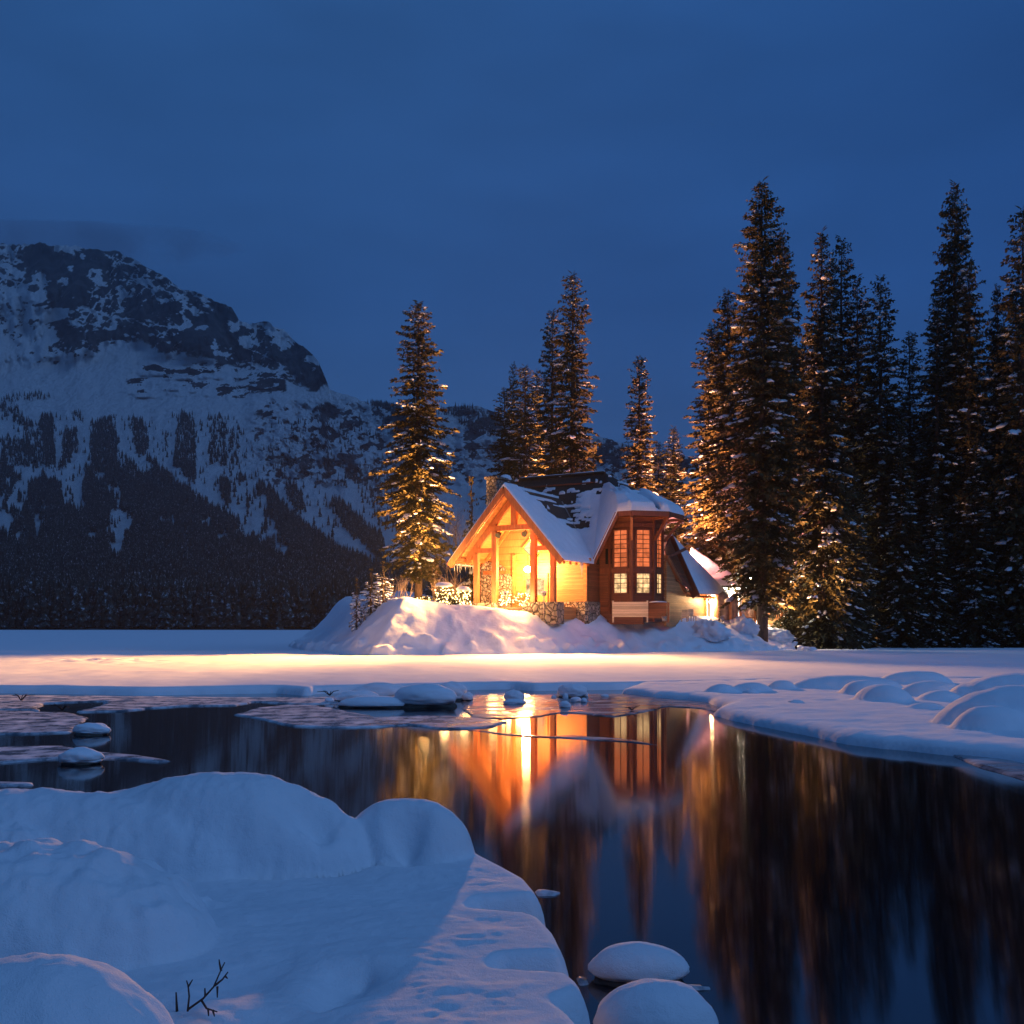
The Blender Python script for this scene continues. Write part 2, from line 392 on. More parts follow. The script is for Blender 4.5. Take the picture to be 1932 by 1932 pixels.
tag(bpy.data.objects['lake_snow'], kind='structure')
def lake2(X, Y): return .05 * fbm(X * .22, Y * .15, seed=3) + .30
bank('lake_snow_far', -420, 500, 58.5, 760, 3.5, lambda X, Y: np.where((Y < 88) & (np.abs(X) < 48), .02, .26) + .03 * fbm(X * .1, Y * .07, seed=4), M['snow_lake'])
tag(bpy.data.objects['lake_snow_far'], kind='structure')

# the snowy headland the lodge stands on, and the forest floor right of it
SH = [(535, 118), (548, 104), (570, 92), (600, 84), (640, 78), (700, 75), (800, 75.5), (900, 77), (1000, 78.5), (1100, 81), (1200, 84), (1300, 86), (1400, 88.5), (1470, 92.5), (1530, 101),
      (1640, 108), (1800, 110), (2000, 108), (2300, 104), (2700, 100)]
shore = [((px - CX) * Y / F, Y) for px, Y in SH] + [(150, 110), (150, 240), (-20, 240), (-24, 160)]
HP = [(520, 1.0), (560, 2.2), (600, 3.1), (640, 3.9), (690, 4.35), (760, 4.55), (830, 4.0), (900, 3.75), (960, 3.55), (1050, 3.3), (1130, 3.5), (1200, 3.3), (1300, 3.0), (1400, 2.85), (1480, 2.1), (1560, .9), (1700, .7), (2600, .7)]
def head_z(X, Y):
    d = sdist(X, Y, shore); px = CX + F * X / np.maximum(Y, 1)
    hp = interp(px, HP) * (1 + .35 * sstep(88, 120, Y) * (px < 900))
    w = interp(px, [(600, 7), (680, 5.2), (1000, 4.2), (1300, 5.0), (1440, 5.0), (1540, 8), (1700, 8)])
    t = d / w; prof = np.clip(t - np.maximum(0, t - .82) ** 2 / .72, 0, None); prof = np.where(t > 1.18, 1.0, np.minimum(prof, 1.0))
    z = hp * prof
    lum = fbm(X * .8, Y * .8, seed=21, octaves=5, gain=.55) * .16 + fbm(X * 2.4, Y * 2.0, seed=25, octaves=3) * .13
    ridge = fbm(X * .25, Y * .25, seed=31) * .28
    z = z + (lum + ridge * .8) * sstep(0.0, 2.2, d) * interp(px, [(600, .8), (1400, 1.0), (1550, .8), (2000, .55)])
    toe = np.maximum(0, fbm(X * 1.3, Y * 1.3, seed=41, octaves=2)) * .75 * np.exp(-((d - .6) / 1.1) ** 2)
    z = z + toe
    return np.where(d < 0, -.2 + d * .3, z + .26)
bank('snow_headland', -24, 62, 73, 128, .22, head_z, M['snow_far'])
tag(bpy.data.objects['snow_headland'], kind='structure')
def ground_z(x, y): return float(head_z(np.array([float(x)]), np.array([float(y)]))[0])
bank('forest_floor', -24, 150, 127, 238, 3, lambda X, Y: head_z(X, Y) - .1, M['snow_far'])
tag(bpy.data.objects['forest_floor'], kind='structure')

def dome_px(x0, x1, ytop, ybot, z0, rat):
    """centre, radii and height of a mound from its outline rows/columns on ground of height z0"""
    Yf = gy(ybot, z0); Yc = Yf
    for _ in range(3): rx = (x1 - x0) / 2 * Yc / F; Yc = Yf + rx * rat * .8
    cx = ((x0 + x1) / 2 - CX) * Yc / F; zt = HC - (ytop - HZ) * Yc / F
    return cx, Yc, rx, rx * rat, max(zt - z0, .06)
# right bank: flat snow shelf reaching to the lip
RB = [(1332, 1322), (1368, 1332), (1345, 1343), (1375, 1352), (1425, 1362), (1480, 1371), (1545, 1383), (1600, 1396), (1660, 1404), (1720, 1408), (1800, 1415), (1870, 1422), (1932, 1430), (2020, 1440), (2200, 1452), (2500, 1460)]
rb = [(lambda g: (g.x, g.y))(G(px, py, 0.10)) for px, py in RB] + [(60, 14), (60, 45), (6, 45)] + [(lambda g: (g.x, g.y))(G(px, py, 0.1)) for px, py in [(1180, 1304), (1230, 1312), (1290, 1316)]]
RBH = [(1330, 1392, 1289, 1307, .8, 2.0), (1376, 1456, 1286, 1306, .7, 2.0), (1446, 1502, 1282, 1302, .8, 2.0), (1490, 1705, 1273, 1302, .5, 2.0), (1655, 1795, 1264, 1292, .6, 2.0), (1585, 1672, 1281, 1312, .9, 2.2),
       (1614, 1716, 1290, 1327, 1.1, 2.2), (1690, 1825, 1284, 1314, .6, 2.0), (1728, 1814, 1301, 1324, .8, 2.0), (1712, 1778, 1325, 1341, .7, 2.0), (1785, 2090, 1269, 1324, .6, 2.0), (1766, 2130, 1289, 1374, .55, 2.2), (1800, 1960, 1330, 1380, .7, 2.0)]
def rb_z(X, Y):
    d = sdist(X, Y, rb) + .22 * fbm(X * .45, Y * .45, seed=51, octaves=2, gain=.4); t = np.clip(d / .6, 0, 1)
    z = .27 * np.sqrt(1 - (1 - t) ** 2) + .06 * fbm(X * .35, Y * .35, seed=52) * sstep(.2, 2, d) + .03 * fbm(X * 1.6, Y * 1.6, seed=53, octaves=4) * sstep(0, .6, d)
    z = z + .012 * fbm(X * 5, Y * 5, seed=54, octaves=3) * sstep(0, .3, d)
    k = 17.0; acc = np.exp(k * z); lum = fbm(X * .9, Y * .9, seed=56, octaves=4, gain=.55)
    for h_ in RBH:
        cx, cy, rx, ry, h = dome_px(*h_[:4], .24, h_[4])
        q = np.abs((X - cx) / (rx * (1 + .12 * lum))) ** 2 + np.abs((Y - cy) / (ry * (1 + .12 * lum))) ** 2
        hd = np.where(q < 1, .22 + h * np.clip(1 - np.clip(q, 0, 1) ** (h_[5] / 2), 0, 1) ** .55 + .10 * h * lum * sstep(1, .6, q), -2)
        acc = acc + np.exp(k * hd)
    z = np.where(d > 0, np.log(acc) / k, z)
    return np.where(d < 0, np.maximum(d * 3, -.3), z)
bank('snow_shelf', 2, 40, 15, 46, .11, rb_z, M['snow'])
tag(bpy.data.objects['snow_shelf'], kind='structure')

# foreground bank: flat snow pack with lobed edge over the water
FZ = .45
FB = [(-900, 1560), (-200, 1560), (500, 1560), (800, 1575), (880, 1600), (925, 1628), (968, 1650), (1008, 1672), (1027, 1694), (1034, 1706), (1010, 1714), (915, 1720), (905, 1728), (1004, 1736), (1038, 1747), (1064, 1774), (1080, 1805), (1078, 1822),
      (1062, 1828), (960, 1834), (950, 1842), (1056, 1848), (1090, 1852), (1114, 1870), (1122, 1888), (1108, 1903), (1078, 1916), (1100, 1932), (1125, 1960), (1140, 2050), (1140, 2400), (-900, 2400)]
fb = [(lambda g: (g.x, g.y))(G(px, py, FZ * .8)) for px, py in FB]
# outline columns and rows of each hump, depth ratio, lumpiness, power
HUMPS = [(-520, 560, 1488, 1668, .26, .03, 2.2), (110, 712, 1455, 1652, .42, .02, 2.2), (640, 897, 1504, 1630, .62, .015, 2.6),
         (-300, 405, 1592, 1838, .62, .07, 2.2), (-170, 200, 1548, 1690, .62, .13, 2.0), (-120, 112, 1696, 1850, .8, .11, 2.0), (20, 180, 1755, 1850, .7, .09, 2.0), (-260, 345, 1806, 2075, .62, .03, 2.2),
         (-60, 72, 1556, 1620, .6, .20, 2.0), (55, 135, 1655, 1692, .8, .18, 2.0), (-30, 45, 1612, 1640, .7, .2, 2.0), (95, 130, 1672, 1694, .8, .25, 2.0), (330, 420, 1690, 1722, .8, .12, 2.0), (150, 260, 1720, 1765, .8, .12, 2.0)]
HD = [(*dome_px(*h[:4], FZ - .02, h[4]), h[5], h[6]) for h in HUMPS]
def fb_z(X, Y):
    d = sdist(X, Y, fb); r = .15; t = np.clip(d / r, 0, 1)
    z = FZ * (1 - (1 - t) ** 2.2) ** .55
    w = sstep(.05, .5, d)
    z = z + w * (.05 * fbm(X * 1.1, Y * 1.4, seed=61) + .012 * fbm(X * 2.6, Y * 4.5, seed=62) + .006 * fbm(X * 9, Y * 16, seed=63, octaves=3))
    # wind crust lying in long low ripples towards the water
    rr = sstep(-1.1, -.2, X) * w
    z = z + rr * .010 * fbm(X * 1.5 + .5 * Y, Y * 6 + X, seed=66, octaves=5, gain=.65)
    # trampled hollows
    for (px, py, r_, dp) in [(640, 1850, .16, .07), (618, 1868, .12, .07), (660, 1835, .14, .05), (500, 1830, .3, .05), (700, 1845, .2, .05), (610, 1880, .07, .05), (560, 1920, .2, .05), (480, 1930, .15, .05), (655, 1862, .05, .06), (690, 1830, .06, .05), (450, 1850, .2, .04)]:
        g = G(px, py, FZ); z = z - dp * np.exp(-(((X - g.x) / r_) ** 2 + ((Y - g.y) / (r_ * 1.3)) ** 2))
    k = 38.0; acc = np.exp(k * (z - .6)); lum = fbm(X * 1.9, Y * 1.9, seed=68, octaves=4, gain=.6); lf = fbm(X * 6, Y * 6, seed=69, octaves=4, gain=.6)
    for (cx, cy, rx, ry, h, amp, pw) in HD:
        q = np.abs((X - cx) / (rx * (1 + .06 * lum))) ** 2 + np.abs((Y - cy) / (ry * (1 + .06 * lum))) ** 2
        hd = h * np.clip(1 - np.clip(q, 0, 1) ** (pw / 2), 0, 1) ** .55
        hd = np.where(q < 1, FZ - .04 + hd + amp * lum * sstep(1, .7, q) + amp * .6 * lf * sstep(1, .8, q) + .012 * lf * sstep(.35, .9, q) + .008 * lf, -5)
        acc = acc + np.exp(k * (hd - .6))
    zz = np.log(acc) / k + .6
    # scooped hollows under the long mound where the snow has drawn back
    for (px, py, rx_, ry_, dp) in [(590, 1632, .28, .17, .30), (770, 1624, .15, .11, .34)]:
        g = G(px, py, FZ); zz = zz - dp * np.exp(-(((X - g.x) / rx_) ** 2 + ((Y - g.y) / ry_) ** 2))
    zz = zz + (.004 * fbm(X * 22, Y * 22, seed=70, octaves=2) + .007 * np.maximum(0, fbm(X * 7, Y * 7, seed=74, octaves=3))) * w
    return np.where(d < 0, np.maximum(d * 4, -.3), zz)
bank('snow_bank', -6.5, 1.6, 3.2, 10.9, .024, fb_z, M['snow_fore'])
tag(bpy.data.objects['snow_bank'], kind='structure')

# ------------------------------------------------------------------ mountain
SIL = [(-900, 640), (-500, 540), (-200, 480), (0, 462), (70, 458), (130, 463), (215, 474), (250, 490), (310, 524), (345, 548), (365, 548), (405, 571), (438, 580), (452, 606), (470, 612), (500, 606), (530, 620), (566, 648), (600, 680), (612, 706), (622, 735),
       (655, 746), (690, 760), (740, 770), (800, 772), (860, 766), (905, 766), (960, 790), (1050, 812), (1140, 825), (1200, 845), (1300, 862), (1500, 880), (2100, 900), (2600, 900)]
CLIFF = [(-900, 760), (0, 711), (142, 694), (200, 668), (262, 652), (300, 677), (386, 685), (463, 709), (515, 711), (541, 732), (597, 752), (612, 735), (625, 735), (640, 742), (700, 742), (2600, 742)]
cols = np.concatenate([np.arange(-900, -60, 14), np.arange(-60, 1380, 2.6), np.arange(1380, 2500, 20)]); NR = 330
sil = interp(cols, SIL) + 5 * fbm(cols * .05, 0, seed=71, octaves=4) * (cols < 700) + 2.5 * fbm(cols * .2, 3, seed=72)
tt = np.linspace(0, 1, NR)[:, None]; PX = np.broadcast_to(cols, (NR, len(cols)))
PY = 1191 + (sil[None, :] - 1191) * tt
def base_depth(py): return 520 + 2.9 * (1191 - py)
above = CLIFF and (interp(PX, CLIFF) - PY)
cl = sstep(-6, 30, above)                         # 1 in the cliffs
band = sstep(.0, 1, np.minimum(sstep(215, 260, PX), 1 - sstep(520, 560, PX)) * np.minimum(sstep(668, 690, PY), 1 - sstep(742, 768, PY)))
crag = np.minimum(sstep(440, 520, PX), 1) * np.minimum(sstep(742, 775, PY), 1 - sstep(880, 945, PY + .0 * PX))
rel = cl * (210 * fbm(PX * .013, PY * .006, seed=81, octaves=6, gain=.55) + 40 * fbm(PX * .06, PY * .03, seed=82, octaves=4)) \
    + band * 34 * fbm(PX * .012, PY * .07, seed=83, octaves=4) + crag * (75 * fbm(PX * .028, PY * .032, seed=84, octaves=6, gain=.6)) \
    + (1 - cl) * 26 * fbm(PX * .02, PY * .004, seed=85, octaves=4) + 9 * fbm(PX * .09, PY * .09, seed=86, octaves=4)
edge_fade = sstep(0, .03, tt)
DEP = base_depth(PY) + rel * edge_fade - 26 * cl * np.sin(above * .05) 
MX, MY, MZ = (PX - CX) * DEP / F, DEP, HC - (PY - HZ) * DEP / F
# where rock shows through the snow
nA = fbm(PX * .03 - PY * .02, PY * .05 + PX * .012, seed=91, octaves=6, gain=.62); nB = fbm(PX * .014, PY * .13, seed=92, octaves=5, gain=.6); nC = fbm(PX * .045, PY * .055, seed=93, octaves=6, gain=.65)
nD = fbm(PX * .012, PY * .012, seed=94)
left_snow = (1 - sstep(60, 150, PX)) * sstep(500, 560, PY)
rock = cl * sstep(-.32, -.08, nA + .15 - .55 * left_snow + .35 * nD - .25 * sstep(440, 470, PX) * (1 - sstep(520, 560, PX)) * (1 - sstep(640, 660, PY)))
def ridged(x, y, seed, o=4): return 1 - np.abs(fbm(x, y, seed=seed, octaves=o, gain=.6)) * 2
led = np.maximum(sstep(.72, .96, ridged(PX * .016 - PY * .035, PY * .012 + PX * .010, 95)), .8 * sstep(.74, .97, ridged(PX * .045 + PY * .03, PY * .012 - PX * .006, 96)))
led = np.maximum(led, sstep(.25, .5, fbm(PX * .09, PY * .16, seed=97, octaves=4, gain=.7)) * .8)
rock = rock * (1 - .9 * led * sstep(-.35, .35, nD + .15))
wB = PY + .12 * (PX - 380) * np.sign(PX - 380) + 14 * fbm(PX * .012, PY * .02, seed=98)
nB = fbm(PX * .016, wB * .085, seed=92, octaves=6, gain=.68)
rock = np.maximum(rock, band * sstep(.02, .22, nB + .35 * nC))
nE = fbm(PX * .08 + PY * .03, PY * .10, seed=89, octaves=6, gain=.68); rock = np.maximum(rock, crag * sstep(.05, .30, .6 * nC + .7 * nE + .5 * nD + .06))
rock = np.maximum(rock, sstep(660, 720, PX) * (1 - sstep(930, 990, PY)) * .85 * sstep(.12, .3, nB * .6 + nC * .7))
v = np.stack([MX, MY, MZ], -1).reshape(-1, 3)
m, t, b = newmat('mountain_rock_and_snow')
at = N(t, 'ShaderNodeAttribute', attribute_name='rock'); n1 = noise_node(t, .035, 8, .7); n2 = noise_node(t, .012, 8, .65)
ad = N(t, 'ShaderNodeMath', operation='MULTIPLY_ADD'); ad.inputs[1].default_value = .9; t.links.new(n1.outputs['Fac'], ad.inputs[0])
sb = N(t, 'ShaderNodeMath', operation='ADD'); sb.inputs[1].default_value = -.45; t.links.new(at.outputs['Fac'], sb.inputs[0]); t.links.new(sb.outputs[0], ad.inputs[2])
n3 = noise_node(t, .02, 9, .75, mapscale=(1.0, .35, 2.6)); ad2 = N(t, 'ShaderNodeMath', operation='MULTIPLY_ADD'); ad2.inputs[1].default_value = .8; t.links.new(n3.outputs['Fac'], ad2.inputs[0]); t.links.new(ad.outputs[0], ad2.inputs[2])
fac = rampn(t, ad2.outputs[0], [(.78, (0,) * 3), (.90, (.55,) * 3), (1.04, (1,) * 3)])
rc = rampn(t, n2.outputs['Fac'], [(.32, (.016, .019, .024)), (.5, (.05, .055, .062)), (.68, (.13, .135, .14))])
mx = N(t, 'ShaderNodeMix', data_type='RGBA'); mx.inputs[6].default_value = (.88, .89, .92, 1)
t.links.new(fac.outputs[0], mx.inputs[0]); t.links.new(rc.outputs[0], mx.inputs[7]); t.links.new(mx.outputs[2], b.inputs['Base Color'])
b.inputs['Roughness'].default_value = .85; b.inputs['Specular IOR Level'].default_value = .1
n4 = noise_node(t, .02, 9, .7, mapscale=(1.4, .6, .5)); bp_ = bump(t, b, n1.outputs['Fac'], .9, 14); bump(t, b, n4.outputs['Fac'], 1.0, 40, bp_)
M['mountain'] = m
mo = mesh_np('mountain', v, grid_faces(NR, len(cols)), M['mountain'], smooth=True)
a = mo.data.attributes.new('rock', 'FLOAT', 'POINT'); a.data.foreach_set('value', rock.reshape(-1).astype(np.float32))
tag(mo, kind='structure')

# far forest on the mountain's foot: fingers of trees between the avalanche chutes
def z4(pts): return [(x / 2.33, (800 + y / 1.17) / 1.991) for x, y in pts]
POLYS = [ # (outline, density)
    (z4([(-1200, 1120), (0, 1080), (60, 1040), (150, 1040), (190, 1130), (270, 1200), (292, 1300), (350, 1255), (385, 1060), (420, 960), (455, 1060), (520, 1120), (600, 1190), (625, 1060), (660, 1080), (745, 1150), (850, 1240), (990, 1335), (1140, 1415), (1250, 1480), (1400, 1560), (1500, 1640), (1500, 1850), (-1200, 1850)]), 1.0),
    (z4([(955, 1150), (1010, 1140), (1120, 1180), (1190, 1215), (1280, 1330), (1400, 1430), (1500, 1500), (1640, 1570), (1760, 1590), (2300, 1640), (2600, 1640), (2600, 1850), (1400, 1850), (1400, 1580), (1250, 1470), (1130, 1390), (1010, 1310), (960, 1240)]), 1.0),
    (z4([(0, 985), (90, 1000), (150, 970), (170, 900), (240, 890), (245, 1110), (180, 1130), (0, 1100)]), .35),
    (z4([(-300, 840), (0, 840), (80, 870), (150, 940), (130, 960), (0, 880), (-300, 900)]), .5), (z4([(0, 820), (60, 800), (220, 800), (230, 825), (100, 825), (0, 850)]), .3),
    (z4([(172, 900), (238, 895), (245, 1110), (205, 1110), (180, 1000)]), .7), (z4([(275, 960), (340, 955), (345, 1050), (280, 1130), (255, 1130)]), .6), (z4([(310, 880), (350, 860), (365, 915), (325, 920)]), .25),
    (z4([(400, 920), (490, 900), (520, 1000), (525, 1150), (395, 1150)]), .75), (z4([(520, 1050), (600, 1100), (620, 1200), (520, 1180)]), .35), (z4([(560, 905), (630, 895), (655, 1000), (650, 1070), (600, 1060)]), .55),
    (z4([(770, 940), (790, 870), (845, 890), (865, 990), (862, 1080), (770, 1080)]), .5), (z4([(760, 1080), (862, 1085), (862, 1190), (830, 1190), (760, 1110)]), .8), (z4([(720, 960), (740, 960), (740, 1080), (715, 1050)]), .25),
    (z4([(910, 900), (975, 890), (1000, 960), (1000, 1110), (920, 1110)]), .3), (z4([(1235, 1200), (1300, 1190), (1350, 1320), (1290, 1310)]), .45), (z4([(1435, 1270), (1490, 1270), (1690, 1440), (1700, 1560), (1520, 1400)]), .55),
    (z4([(1000, 950), (1060, 960), (1060, 1140), (990, 1120)]), .2), (z4([(1540, 1150), (1900, 1180), (1900, 1500), (1600, 1350)]), .06), (z4([(1600, 830), (1640, 820), (1760, 850), (1760, 870), (1600, 845)]), 1.2),
    (z4([(-200, 900), (1000, 880), (1500, 1300), (1500, 1500), (-200, 1300)]), .022), (z4([(1150, 900), (1900, 900), (1900, 1300), (1200, 1150)]), .03),
    (z4([(1990, 905), (2250, 930), (2300, 1010), (2050, 960)]), .35), ([(800, 772), (905, 768), (960, 792), (960, 800), (800, 780)], .3), ([(1130, 835), (1300, 870), (1300, 900), (1130, 860)], .3),
]
rs = np.random.RandomState(4); TX, TY = [], []
for poly, den in POLYS:
    p = np.array(poly); x0, y0 = p.min(0); x1, y1 = p.max(0); y1 = min(y1, 1189)
    n = int((x1 - x0) * (y1 - y0) * .26 * den)
    qx = rs.uniform(x0, x1, n); qy = rs.uniform(y0, y1, n)
    keep = (sdist(qx, qy, p) + 7 * fbm(qx * .10, qy * .03, seed=99, octaves=5, gain=.65) + rs.normal(0, 1.6, n) > 1.5)
    if den >= 1: keep &= fbm(qx * .022, qy * .016, seed=101, octaves=4, gain=.6) + np.clip((qy - 1040) / 90, -.12, 1) > -.22
    # trees stand farther apart on the picture where they are nearer
    keep &= rs.rand(n) < np.clip((base_depth(qy) / 1000) ** 1.3, .10, 1)
    TX.append(qx[keep]); TY.append(qy[keep])
nb = 900; TX.append(rs.uniform(-500, 1000, nb)); TY.append(rs.uniform(1172, 1190.5, nb))
TX, TY = np.concatenate(TX), np.concatenate(TY)
ci = np.clip(np.searchsorted(cols, TX), 1, len(cols) - 1); silx = np.interp(TX, cols, sil)
ri = np.clip(((1191 - TY) / (1191 - silx) * (NR - 1)).round().astype(int), 0, NR - 1)
BX, BY, BZ = MX[ri, ci], MY[ri, ci], MZ[ri, ci]
BX = BX + (TX - cols[ci]) * BY / F
n = len(TX); hh = rs.uniform(.45, 1.35, n) * np.interp(BY, [520, 650, 900, 1500], [21, 15, 11, 9]); rr = hh * rs.uniform(.13, .20, n)
ks, kr = 6, 7; vs, fs = [], []; base = 0
ang = np.arange(kr) / kr * 2 * pi
for k in range(ks):
    zt = hh * (.16 + .84 * (k + 1.55) / (ks + .55)); zb = hh * (.10 + .84 * k / ks); zt = np.minimum(zt, hh)
    r_ = rr * (1 - k / ks) ** .8
    jag = rs.uniform(.45, 1.25, (n, kr)); off = rs.uniform(0, 1, (n, 1)) * 2
    rim_ = np.stack([BX[:, None] + r_[:, None] * jag * np.cos(ang + off), BY[:, None] + r_[:, None] * jag * np.sin(ang + off), (BZ + zb)[:, None] + rs.uniform(-.05, .05, (n, kr)) * hh[:, None]], -1)
    top = np.stack([BX, BY, BZ + zt], -1)[:, None]
    vs.append(np.concatenate([rim_, top], 1).reshape(-1, 3))
    o = base + np.arange(n)[:, None, None] * (kr + 1)
    tri = np.stack([np.arange(kr), (np.arange(kr) + 1) % kr, np.full(kr, kr)], 1)[None]
    fs.append((o + tri).reshape(-1, 3)); base += n * (kr + 1)
m, t, b = newmat('snowy_far_needles'); ge = N(t, 'ShaderNodeNewGeometry')
n1 = noise_node(t, .55, 4, .7); rc = rampn(t, n1.outputs['Fac'], [(.46, (.015, .018, .016)), (.56, (.03, .035, .03)), (.66, (.24, .25, .28))])
hv = N(t, 'ShaderNodeHueSaturation'); mv = N(t, 'ShaderNodeMapRange'); mv.inputs[3].default_value = .45; mv.inputs[4].default_value = 2.0
t.links.new(ge.outputs['Random Per Island'], mv.inputs[0]); t.links.new(mv.outputs[0], hv.inputs['Value']); t.links.new(rc.outputs[0], hv.inputs['Color'])
t.links.new(hv.outputs[0], b.inputs['Base Color']); b.inputs['Roughness'].default_value = .85; b.inputs['Specular IOR Level'].default_value = .1
ff = mesh_np('far_forest', np.concatenate(vs), np.concatenate(fs), m)
tag(ff, 'dark conifer forest on the far lake shore and up the mountain foot', 'forest', kind='stuff')
print('far trees', n)
# ------------------------------------------------------------------ the lodge
HB = 3.3
lodge = empty('lodge', (.18, 85, HB), radians(-30))
tag(lodge, 'timber lodge with glowing porch, bay windows and snowy roof on the headland', 'lodge')
OFF = (0, 0, HB)
def L(): return MB(OFF)
def ltow(u, v, z):
    c, s_ = cos(radians(30)), sin(radians(30)); return Vector((.18 + u * c + v * s_, 85 - u * s_ + v * c, z))
PR, SL = 13.9, 1.14                      # porch ridge height and slope
EU, EF = 5.35, -1.7                      # eave reach, front overhang
MRV, MRZ, MS = 10.0, 16.2, 1.38          # main ridge
def zp(u): return PR - SL * abs(u)
def zm(v): return MRZ - MS * abs(v - MRV)
B_, Q_, E_ = (EU, 4.0, zm(4.0)), (7.55, 4.0, 12.0), (3.63, MRV, MRZ)
P2_, P3_, P4_, P5_ = (8.81, 4.0, 12.0), (11.15, 6.34, 12.0), (11.15, 9.66, 12.0), (8.81, 12.0, 12.0)
WL = -5.2
roofs = {
 'porch_l': [(0, EF, PR), (0, 8.33, PR), (-EU, 3.95, zp(EU)), (-EU, EF, zp(EU))],
 'porch_r': [(0, EF, PR), (EU, EF, zp(EU)), (EU, 3.95, zp(EU)), (0, 8.33, PR)],
 'main_f': [(WL, MRV, MRZ), (WL, 4.0, zm(4)), (EU, 4.0, zm(4)), E_],
 'main_b': [(WL, MRV, MRZ), E_, (5.35, 15.8, zm(15.8)), (WL, 15.8, zm(15.8))],
 'flare': [B_, Q_, E_], 'bay_a': [Q_, P2_, E_], 'bay_b': [P2_, P3_, E_], 'bay_c': [P3_, P4_, E_], 'bay_d': [P4_, P5_, E_], 'bay_e': [P5_, (5.35, 15.8, zm(15.8)), E_],
}
def up_normal(poly):
    a, b_, c = [Vector(p) for p in poly[:3]]; n_ = (b_ - a).cross(c - a).normalized(); return n_ if n_.z > 0 else -n_
def slab(mb, poly, th, gap=0.0):
    n_ = up_normal(poly); mb.prism([Vector(p) - n_ * gap for p in poly], -n_ * th)
r1, r2 = L(), L()
for k in ('porch_l', 'porch_r'): slab(r1, roofs[k], .12)
for k in ('main_f', 'main_b', 'flare', 'bay_a', 'bay_b', 'bay_c', 'bay_d', 'bay_e'): slab(r2, roofs[k], .14)
porch_roof = r1.build('porch_roof', M['shingle'], lodge)
main_roof = r2.build('main_roof', M['shingle'], lodge)
sf = L()
for k in ('porch_l', 'porch_r'):
    pl = [p for p in roofs[k]]; pl = [(p[0] * .985 if abs(p[0]) > 1 else p[0], max(p[1], EF + .05) if p[1] < 0 else min(p[1], 3.3), 0) for p in pl]
    pl = [(p[0], p[1], zp(p[0])) for p in pl]; slab(sf, pl, .06, .125)
sf.build('soffit', M['soffit'], porch_roof)
rb_ = L()
rb_.beam((WL, MRV, MRZ + .06), (3.63, MRV, MRZ + .06), .5, .12); rb_.build('ridge_cap', M['shingle'], main_roof)
rb_ = L().beam((WL, MRV - .75, MRZ - .75 * MS + .12), (3.0, MRV - .75, MRZ - .75 * MS + .12), .16, .12); rb_.build('snow_guard', M['brown'], main_roof)
vf = L().beam((.3, 8.33 - .25 + .02, zp(.3) + .06), (3.4, 8.33 - 3.4 * SL / MS + .02, zp(3.4) + .06), .10, .05); vf.build('valley_flashing', M['cup'], main_roof)

# roof snow: a blanket over the slopes, melted off round the warm ridge and valley
U, V = np.meshgrid(np.arange(-5.7, 11.6, .075), np.arange(-2.0, 16.2, .075))
ZR = np.full(U.shape, -1e9); dmax = np.full(U.shape, -1e9); which = np.full(U.shape, -1)
for i, (k, poly) in enumerate(roofs.items()):
    n_ = up_normal(poly); d0 = Vector(poly[0]); z = d0.z - ((U - d0.x) * n_.x + (V - d0.y) * n_.y) / n_.z
    sd = sdist(U, V, [(p[0], p[1]) for p in poly])
    ins = sd > 0
    upd = ins & ((dmax <= 0) | (z > ZR)); upd |= (~ins) & (sd > -.16) & (dmax <= 0) & (sd > dmax)
    ZR = np.where(upd, z, ZR); dmax = np.where(upd, np.maximum(sd, -1), dmax); which = np.where(upd, i, which)
OUTL = [(-EU, EF), (EU, EF), (EU, 4.0), (7.55, 4.0), P2_[:2], P3_[:2], P4_[:2], P5_[:2], (5.35, 15.8), (WL, 15.8), (WL, 4.0), (-EU, 3.9)]
od = sdist(U, V, OUTL) + .13
fr_ = [(-EU, EF), (EU, EF)]
th = np.select([which <= 1, which == 2, which == 3, which == 4], [.24, .20, .25, .30], .44) * np.ones(U.shape)
th *= 1 + .22 * fbm(U * .9, V * .9, seed=111, octaves=3)
streak = fbm(U * .5 + .1 * V, ZR * 3.4, seed=112, octaves=4, gain=.65) * 1.5
hstreak = fbm(U * .35 + V * .2, ZR * 1.9, seed=113, octaves=3)
# main front slope: bare near the ridge, streaky lower down and to the right
dz = MRZ - ZR
bare_m = 1.75 - dz * interp(U, [(-5, .30), (.5, .34), (1.4, .55), (2.6, 1.0), (5, 1.4)]) + 2.1 * streak + .15
dv = V - (8.33 - U * SL / MS)                # distance past the valley
bare_m = np.maximum(bare_m, 1.6 - np.abs(dv) * 1.15 + 1.9 * streak - np.maximum(0, dz - 4.6) * 2.2)
bare_p = (V - (1.3 + 1.25 * U) + .8 * fbm(U * 1.3, V * 1.3, seed=115)) * .9 + .35 * streak - np.maximum(0, U - 2.9) * 3
bare_p = np.where(bare_p > .35, bare_p + 1.1 * streak, bare_p)
bay_hip = fbm(np.arctan2(V - MRV, U - 3.0) * 6, dz * .25, seed=117, octaves=3)
bare_b = 1.25 - dz * .62 + 2.6 * bay_hip
bare = np.select([which == 1, which == 2, which == 4, which >= 5], [bare_p, bare_m, bare_b, bare_b], -1.0)
lines = fbm(U * .8 + .15 * V, ZR * 4.2, seed=121, octaves=3, gain=.55); thr = np.clip(.40 - .085 * dz, .0, .6) + np.where((which == 1), .05, 0)
th_line = .11 * np.clip((lines - thr) * 5, 0, 1)
th = np.maximum(th * np.clip(-bare * 1.3, 0, 1) ** .5, np.where(bare > -.2, th_line, 0))
th = th * np.clip(od / .30, 0, 1) ** .5
keepv = (th > .012) & (od > 0) & (which >= 0)
jump = np.zeros(keepv.shape, bool)
